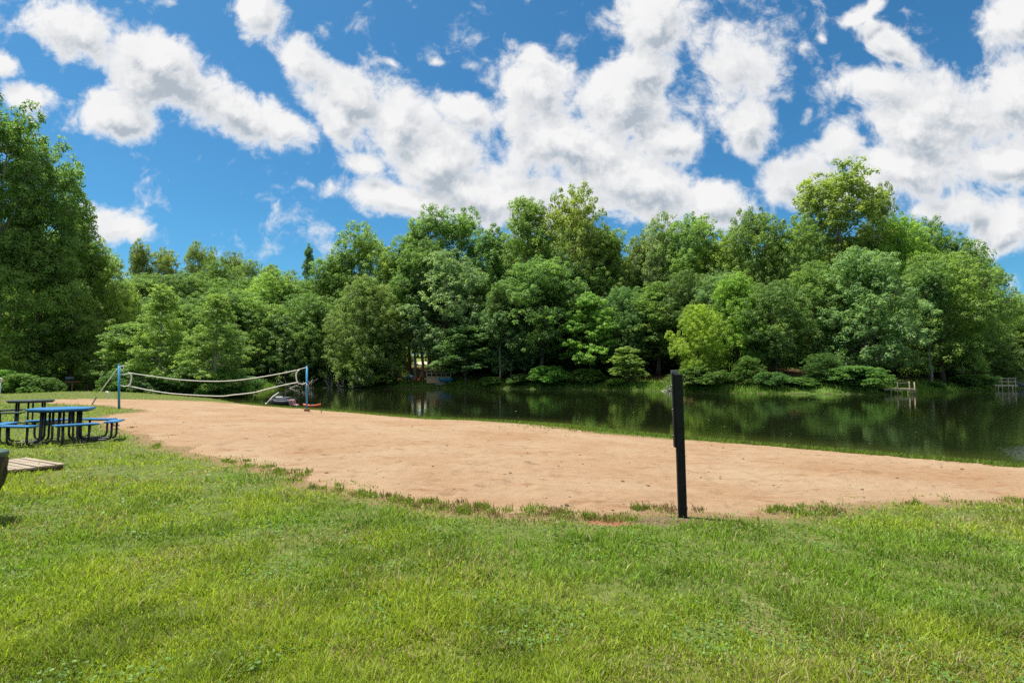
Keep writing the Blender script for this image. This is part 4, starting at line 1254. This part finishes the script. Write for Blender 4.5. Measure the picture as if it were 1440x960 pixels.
# the dark boat drawn up at the water's edge
m_navy = simple('navy_hull', (.007, .009, .02), .5, .3, 6)
m_navy2 = simple('navy_deck', (.012, .014, .03), .6, .25, 8)
m_greyb = simple('grey_rail', (.12, .15, .21), .5, .2, 10)
m_pink = simple('faded_pink', (.55, .27, .25), .55, .15, 9)
m_mau = simple('mauve', (.28, .17, .19), .55, .2, 9)
m_orange = simple('orange_hull', (.68, .13, .055), .4, .2, 7)
def hull(L, Wd, H, M=None, n=14, rocker=.12, flat=.6, deck=.0):
    """pointed boat hull, long axis x, with a gunwale"""
    mb = MB(); vs = []; fs = []
    sec = [(-1, 1.0), (-.94, .55), (-.62, .12), (0, 0.0), (.62, .12), (.94, .55), (1, 1.0), (.82, .97), (0, .97 - deck), (-.82, .97)]
    for i in range(n + 1):
        t = i / n * 2 - 1
        wd = Wd * .5 * (max(0, 1 - abs(t) ** 2.6)) ** .6 + .004
        rz_ = rocker * t * t * H * 2
        for y_, z_ in sec:
            vs.append((t * L / 2 * (1 + .02 * z_), y_ * wd, z_ * H * (1 + .25 * t * t) + rz_ * (1 - z_ * .5)))
    m = len(sec)
    for i in range(n):
        for k in range(m):
            k2 = (k + 1) % m
            fs.append((i * m + k, (i + 1) * m + k, (i + 1) * m + k2, i * m + k2))
    fs.append(tuple(range(m))); fs.append(tuple(n * m + k for k in range(m))[::-1])
    mb.add(vs, fs, True)
    return mb
bp = Vector(on_z(394, 571, WZ + .02)); bp3 = Vector((bp.x, bp.y + .5, WZ))
bt = empty('rowing_boat', bp3, R(4))
tag(bt, 'small navy boat with a white oar drawn up at the water behind the net', 'boat')
hull(1.75, .95, .46, deck=.28).build('hull', m_navy, bt).location.z = -.08
m_ = MB(); m_.box((-.08, 0, .47), (.80, .60, .16), None, .05); m_.build('cover', m_navy2, bt)
m_ = MB(); m_.box((-.28, -.02, .59), (.44, .34, .07), None, .025); m_.build('seat', m_white, bt)
m_ = MB(); m_.tube([(-.60, -.35, .44), (.62, -.35, .46)], .025, 6); m_.build('rail', m_greyb, bt)
m_ = MB(); m_.tube([(.05, -.1, .58), (.55, -.1, .56)], .03, 6); m_.build('grab_bar', m_greyb, bt)
a0 = at(374, 568, bp3.y - .6) - bp3; a1 = at(383.5, 557.5, bp3.y - .4) - bp3; a2 = at(392, 551.5, bp3.y + .1) - bp3
mm = Matrix.Rotation(-R(4), 3, 'Z')
m_ = MB(); m_.tube([mm @ a0, mm @ a1, mm @ a2], [.032, .028, .022], 7)
m_.lathe([(.01, -.02), (.06, .0), (.05, .06), (.01, .08)], 10, tuple(mm @ a0)); m_.build('oar', m_white, bt)
# low pink chair beside it
cp = Vector(on_ground(412, 573)); 
ch = empty('beach_chair', (cp.x, cp.y, gz(cp.x, cp.y)))
tag(ch, 'low faded pink beach chair seen from the side next to the navy boat', 'chair')
m_ = MB(); m_.box((-.10, 0, .33), (.22, .42, .30), Matrix.Rotation(R(-14), 3, 'Y'), .04); m_.build('backrest', m_mau, ch)
m_ = MB(); m_.tube(smooth_line([(-.17, -.20, .46), (-.05, -.20, .50), (.04, -.2, .40), (.10, -.2, .22), (.26, -.2, .17)]), .035, 7)
m_.tube(smooth_line([(-.17, .20, .46), (-.05, .20, .50), (.04, .2, .40), (.10, .2, .22), (.26, .2, .17)]), .035, 7); m_.build('armrest', m_pink, ch)
m_ = MB(); m_.box((.12, 0, .17), (.40, .40, .05), None, .02); m_.build('seat', m_pink, ch)
for sy_ in (-.17, .17):
    m_ = MB(); m_.tube([(.30, sy_, .17), (.29, sy_, -.05)], .035, 7); m_.build('leg', m_strap, ch)
    m_ = MB(); m_.tube([(-.08, sy_, .20), (-.12, sy_, -.05)], .03, 7); m_.build('leg', m_mau, ch)
# orange kayak, mostly end on
kp = Vector(on_z(436, 572.5, WZ + .02))
ky = empty('kayak', (kp.x, kp.y + .35, WZ - .03), R(12))
tag(ky, 'little orange red kayak lying in the shallows behind the blue pole with the footing', 'kayak')
hull(1.05, .50, .19, deck=.02, rocker=.2).build('hull', m_orange, ky)
m_ = MB(); m_.lathe([(.16, .175), (.17, .205), (.13, .205), (.12, .16)], 16, (0.02, 0, 0), Matrix.Diagonal((1.3, .8, 1, 1))); m_.build('cockpit_rim', m_navy, ky)
# twig stuck in the sand
m_twig = simple('twig', (.12, .08, .05), .9, .3, 20)
tw = Vector(on_ground(450.5, 582)); 
m_ = MB(); m_.tube([(0, 0, -.05), (.06, 0, .12), (.09, .02, .26)], [.018, .015, .006], 6); m_.tube([(.05, 0, .1), (.0, .02, .2)], [.010, .004], 5)
tag(m_.build('twig', m_twig, None, (tw.x, tw.y, gz(tw.x, tw.y) + .02)), 'bent twig stuck upright in the sand near the concrete footing', 'twig')

# ------------------------------------------------------------------ far bank: deck, kayaks, landings, snags
m_railp = wood('pale_rail', (.62, .53, .40), (.42, .34, .25), 'x', .85, 16)
m_deckw = wood('deck_boards', (.56, .42, .25), (.36, .25, .14), 'x', .85, 20)
m_rail = wood('rail_wood', (.40, .33, .24), (.25, .20, .14), 'x', .85, 16)
m_conc2 = simple('pale_concrete', (.22, .21, .20), .9, .2, 4, .3)
dk_d = 93.2
p0 = at(600, 537.5, dk_d); p1 = at(634, 537.5, dk_d)
dkz = gz((p0.x + p1.x) / 2, dk_d)
dk = empty('waterside_deck', ((p0.x + p1.x) / 2, dk_d, p0.z - .15))
tag(dk, 'raised timber deck with a slatted front and pale railing on the far bank', 'deck')
Wk = p1.x - p0.x
m_ = MB()
nb_ = 7
for k in range(nb_):
    m_.box((0, 0, .10 + k * .145), (Wk, .05, .135), None, .01)
m_.build('front_boards', m_deckw, dk)
m_ = MB(); m_.box((0, 1.6, 1.11), (Wk + .1, 3.3, .07), None, .01); m_.build('floor', m_deckw, dk)
for k in range(6):
    m_ = MB(); m_.box((-Wk / 2 + Wk * k / 5, .0, 1.62), (.09, .09, .95), None, .01); m_.build('rail_post', m_railp, dk)
for z_ in (2.08, 1.62):
    m_ = MB(); m_.box((0, -.005, z_), (Wk + .1, .07, .08), None, .01); m_.build('rail', m_railp, dk)
m_ = MB(); m_.box((.35, -.8, -.05), (1.5, 1.3, .12), Matrix.Rotation(R(18), 3, 'X'), .02)
rampo = m_.build('ramp', m_conc2, dk)
m_kb = simple('kayak_blue', (.02, .22, .46), .4, .25, 4)
kb = empty('kayak', tuple(at(627, 534.0, dk_d - .38)), R(3))
kb.location.z = at(627, 534.5, dk_d - .38).z - .2
hull(2.25, .62, .52, deck=.05, rocker=.15).build('hull', m_kb, kb)
m_ = MB(); m_.lathe([(.26, .50), (.28, .56), (.22, .56), (.2, .44)], 16, (0, 0, 0), Matrix.Diagonal((1.5, .7, 1, 1))); m_.build('cockpit_rim', m_navy, kb)
tag(kb, 'blue kayak leaning on the front of the timber deck', 'kayak')
kt = at(576, 517.5, 99); 
kt = Vector((kt.x, kt.y, gz(kt.x, kt.y)))
tr = empty('covered_boat', kt, R(10))
tag(tr, 'small boat under a dark teal cover between the two bare trunks', 'boat')
hull(2.2, 1.1, .5, deck=.05).build('hull', m_navy, tr)
m_teal = simple('teal_cover', (.015, .10, .15), .6, .3, 6, .5)
m_ = MB(); m_.lathe([(1.0, .48), (.98, .56), (.6, .85), (.05, .98)], 20, (0, 0, 0), Matrix.Diagonal((1, .52, 1, 1))); m_.build('cover', m_teal, tr)
# grey kettle-like covered tub and the retaining log
gt0 = at(536, 523, 97); gt0 = Vector((gt0.x, gt0.y, gz(gt0.x, gt0.y)))
m_tarp = simple('grey_tarp', (.16, .19, .22), .45, .3, 3, .6)
m_ = MB(); m_.lathe([(.55, 0), (.62, .2), (.60, .5), (.42, .85), (.12, 1.02), (.01, 1.03)], 18, (0, 0, 0), None, .04, random.Random(2))
tag(m_.build('tarpaulin_heap', m_tarp, None, gt0), 'grey tarpaulin heap on the far bank left of the leaning trunk', 'tarpaulin')
lg0 = at(553, 523, 96.2); lg1 = at(588, 522.5, 96.6)
def gnd(v, dz): return Vector((v.x, v.y, gz(v.x, v.y) + dz))
m_log = wood('log_wood', (.26, .19, .12), (.12, .08, .05), 'x', .9, 8)
m_ = MB(); q0, q1 = gnd(lg0, .10), gnd(lg1, .10); m_.tube([Vector((0, 0, 0)), (q1 - q0) * .5 + Vector((0, 0, .03)), q1 - q0], [.16, .15, .14], 8)
tag(m_.build('retaining_log', m_log, None, q0), 'long log edging the bare bank left of the timber deck', 'log')
# red chairs by the deck
m_red = simple('red_plastic', (.34, .055, .03), .5, .2, 6)
for i, (px_, lab_) in enumerate(((585.5, 'red garden chair beside the second bare trunk from the leaning one'), (590, 'red garden chair, the one nearer the timber deck'))):
    c_ = gnd(at(px_, 523, 95.2), 0)
    rc = empty('garden_chair', c_, R(-150 + 40 * i)); tag(rc, lab_, 'chair', 'red chairs by the deck')
    m_ = MB()
    for k in range(4): m_.box((-.21 + .14 * k, .28, .62 + .02 * (k in (1, 2))), (.115, .03, .75), Matrix.Rotation(R(-14), 3, 'X'), .01)
    m_.build('backrest', m_red, rc)
    m_ = MB(); m_.box((0, 0, .36), (.56, .52, .04), Matrix.Rotation(R(8), 3, 'X'), .01); m_.build('seat', m_red, rc)
    for sx_ in (-.3, .3):
        m_ = MB(); m_.box((sx_, -.05, .56), (.10, .62, .03), None, .01); m_.build('armrest', m_red, rc)
        m_ = MB(); m_.box((sx_, -.26, .27), (.05, .08, .56), None, .01); m_.build('leg', m_red, rc)
        m_ = MB(); m_.box((sx_, .2, .20), (.05, .08, .42), None, .01); m_.build('leg', m_red, rc)
# bare trunks by the deck carry high crowns
plant('open', 584, 97.5, 352, 80, 'mid', 'tall tree with a bare straight trunk just left of the deck', 'tree', 'trees on the far bank')
plant('open', 593, 99.5, 345, 85, 'dark', 'tall tree with a thicker bare trunk behind the slim one by the deck', 'tree', 'trees on the far bank')
plant('open', 555, 95.6, 430, 62, 'olive', 'leaning tree with a bare pale trunk over the bare bank', 'tree', 'trees on the far bank', (0, -9))
# pale drive behind the trees
m_drive = simple('gravel_drive', (.50, .45, .37), .95, .2, 3, .5)
dvx = []; 
for k in range(22):
    px_ = 548 + k * 4.2
    c_ = at(px_, 494, 124)
    dvx.append((c_.x, c_.y - 2.2 + .5 * math.sin(k * .4), c_.x * 1.02, c_.y + 2.6 + .4 * math.sin(k * .5)))
vv_ = []; ff_ = []
for k, (xa, ya_, xb, yb) in enumerate(dvx):
    vv_ += [(xa, ya_, gz(xa, ya_) + .05), ((xa + xb) / 2, (ya_ + yb) / 2, gz((xa + xb) / 2, (ya_ + yb) / 2) + .08), (xb, yb, gz(xb, yb) + .05)]
    if k: ff_ += [(3 * k - 3, 3 * k, 3 * k + 1, 3 * k - 2), (3 * k - 2, 3 * k + 1, 3 * k + 2, 3 * k - 1)]
m_ = MB(); m_.add(vv_, ff_, True); tag(m_.build('gravel_drive', m_drive), kind='structure')

# plank landing with steps, right bank
def landing(name, px0, px1, pyd, d, label, posts, m_rail, skew=0.0):
    a = at(px0, pyd, d); b = at(px1, pyd, d + skew)
    r = empty(name, (a.x, a.y, WZ)); tag(r, label, 'landing', 'boat landings on the right bank')
    h = a.z - WZ; L = (b - a).length
    r.rotation_euler = (0, 0, math.atan2(b.y - a.y, b.x - a.x))
    m_ = MB(); nb = max(6, int(L / .16))
    for k in range(nb): m_.box((L * (k + .5) / nb, .55, h), (L / nb - .02, 1.2, .05), None, .006)
    m_.build('planks', m_rail, r)
    m_ = MB(); m_.box((L / 2, -.04, h - .10), (L, .05, .15), None, .006); m_.build('fascia', m_rail, r)
    for px_, hh_, lean_ in posts:
        x_ = (px_ - px0) / (px1 - px0) * L
        m_ = MB(); m_.tube([(x_ + lean_ * .0, -.10, -.6), (x_ - lean_, -.10, h + hh_)], .055, 7); m_.build('post', m_rail, r)
    return r, L, h
r1, L1, h1 = landing('plank_landing', 1243, 1287, 546.3, 62.5, 'weathered plank landing with tall ladder posts at the water', [(1261, .72, 0), (1279.5, .78, .14), (1286.5, .72, .12), (1252, .1, 0)], m_rail)
m_ = MB(); m_.box((L1 * .62, -.12, h1 + .62), (L1 * .42, .04, .09), Matrix.Rotation(R(-3), 3, 'Y'), .006); m_.build('handrail', m_rail, r1)
for k in range(3):
    m_ = MB(); m_.box((L1 * .92, -.22, h1 - .12 - .24 * k), (L1 * .17, .20, .05), None, .005); m_.build('step', m_rail, r1)
r2, L2, h2 = landing('fishing_pier', 1398, 1431, 541.2, 81, 'sunlit timber pier with railing at the far right of the lake', [(1399, .95, 0), (1408, .95, 0), (1417, .95, 0), (1427, .95, 0), (1403, 0, 0), (1423, 0, 0)], m_railp)
for z_ in (.93, .5):
    m_ = MB(); m_.box((L2 * .47, -.15, h2 + z_), (L2 * .92, .05, .10), None, .006); m_.build('handrail', m_railp, r2)
# moored boat
mbp = on_z(1440, 545.5, WZ)
pb = empty('moored_boat', (mbp[0] - .9, mbp[1] - 1.8, WZ - .12), R(8))
tag(pb, 'white and grey boat moored beside the sunlit pier at the right edge', 'boat')
hull(4.6, 1.9, .85, deck=.1).build('hull', m_greyb, pb)
m_ = MB(); m_.box((.2, 0, .92), (3.2, 1.5, .12), None, .05); m_.build('deck', m_white, pb)
m_ = MB(); m_.box((.1, 0, 1.45), (2.4, 1.5, .08), None, .03)
m_.build('canopy', m_white, pb)
for sx_ in (-.9, 1.1):
    for sy_ in (-.6, .6):
        m_ = MB(); m_.tube([(sx_, sy_, .95), (sx_, sy_, 1.45)], .03, 6); m_.build('canopy_pole', m_steel, pb)
# dark dock in the inlet behind the shrubs
dd0 = at(97, 540, 62); 
idk = empty('dark_dock', (dd0.x, dd0.y, WZ)); tag(idk, 'small dark dock with a pale box on top beyond the grass behind the blue table', 'dock')
hz_ = at(97, 537, 62).z - WZ
m_ = MB(); m_.box((0, .5, hz_), (.95, 1.4, .22), None, .02); m_.build('platform', m_plank_d, idk)
for sx_ in (-.42, .42):
    m_ = MB(); m_.tube([(sx_, -.1, -.8), (sx_, -.1, hz_)], .07, 7); m_.build('post', m_plank_d, idk)
m_ = MB(); m_.box((-.1, .2, hz_ + .42), (.62, .5, .28), None, .05); m_.build('box', m_greyb, idk)
m_ = MB(); m_.tube([(-.1, .2, hz_ + .1), (-.1, .2, hz_ + .3)], .05, 6); m_.build('box_post', m_plank_d, idk)

# bleached snags lying in the water
m_snag = simple('bleached_wood', (.40, .37, .33), .9, .25, 6, .4)
def snag(px, py, d, w, h, seed, label):
    b = at(px, py, d); r = random.Random(seed); mb = MB()
    def br(p, dr, ln, rad, lev):
        pts = [p]; q = dr.copy()
        for i in range(4):
            q = (q + Vector((r.gauss(0, .28), r.gauss(0, .28), r.gauss(-.03, .22)))).normalized()
            pts.append(pts[-1] + q * ln / 4)
        mb.tube(pts, [rad * (1 - .8 * i / 4) for i in range(5)], 5)
        if lev:
            for k in range(3 if lev > 1 else 2):
                i = r.randint(1, 3)
                br(pts[i], (q + Vector((r.gauss(0, .8), r.gauss(0, .5), r.uniform(-.2, .8)))).normalized(), ln * r.uniform(.4, .65), rad * .55, lev - 1)
    for k in range(5):
        a = r.uniform(-.3, 3.4)
        br(Vector((r.uniform(-.35, .35) * w, r.uniform(-.3, .8), -.1)), Vector((math.cos(a) * w * .5, r.uniform(-.5, .3), abs(math.sin(a)) * h + .1)).normalized(), r.uniform(.6, 1.0) * math.hypot(w, h) * .6, .085, 2)
    o = mb.build('dead_branches', m_snag, None, (b.x, b.y, WZ))
    tag(o, label, 'dead branches', 'fallen branches in the lake')
snag(461, 545, 94.5, 4.2, 2.6, 31, 'bleached fan of dead branches beside the blue pole in the footing')
snag(482, 545, 93.5, 3.6, 1.7, 32, 'low bleached dead branches in the inlet left of the small green tree')
snag(420, 546, 92, 4.5, 1.3, 33, 'dead branches lying at the waterline left of the blue pole with the footing')
snag(938, 548, 74, 2.8, 1.0, 35, 'pale dead twigs in the water directly left of the black post')
# specks floating on the lake
m_speck = simple('floating_leaf', (.42, .40, .28), .7, .3, 8)
rf = random.Random(12); mb = MB()
for k in range(34):
    u_ = rf.uniform(.0, 1.02); y_ = 1 / rf.uniform(1 / 62, 1 / 14.0); x_ = u_ * y_
    if poly_sd(LAKE, [x_], [y_])[0][0] > -1.0: continue
    s_ = rf.uniform(.015, .04) * (y_ / 20); a_ = rf.uniform(0, 6.28)
    mb.add([(x_ + s_ * math.cos(a_ + q * 1.257) * (1 if q % 2 else .6), y_ + s_ * math.sin(a_ + q * 1.257), WZ + .006) for q in range(5)], [(0, 1, 2, 3, 4)])
tag(mb.build('floating_leaves', m_speck), 'pale leaves and specks floating on the lake', 'leaves', kind='stuff')
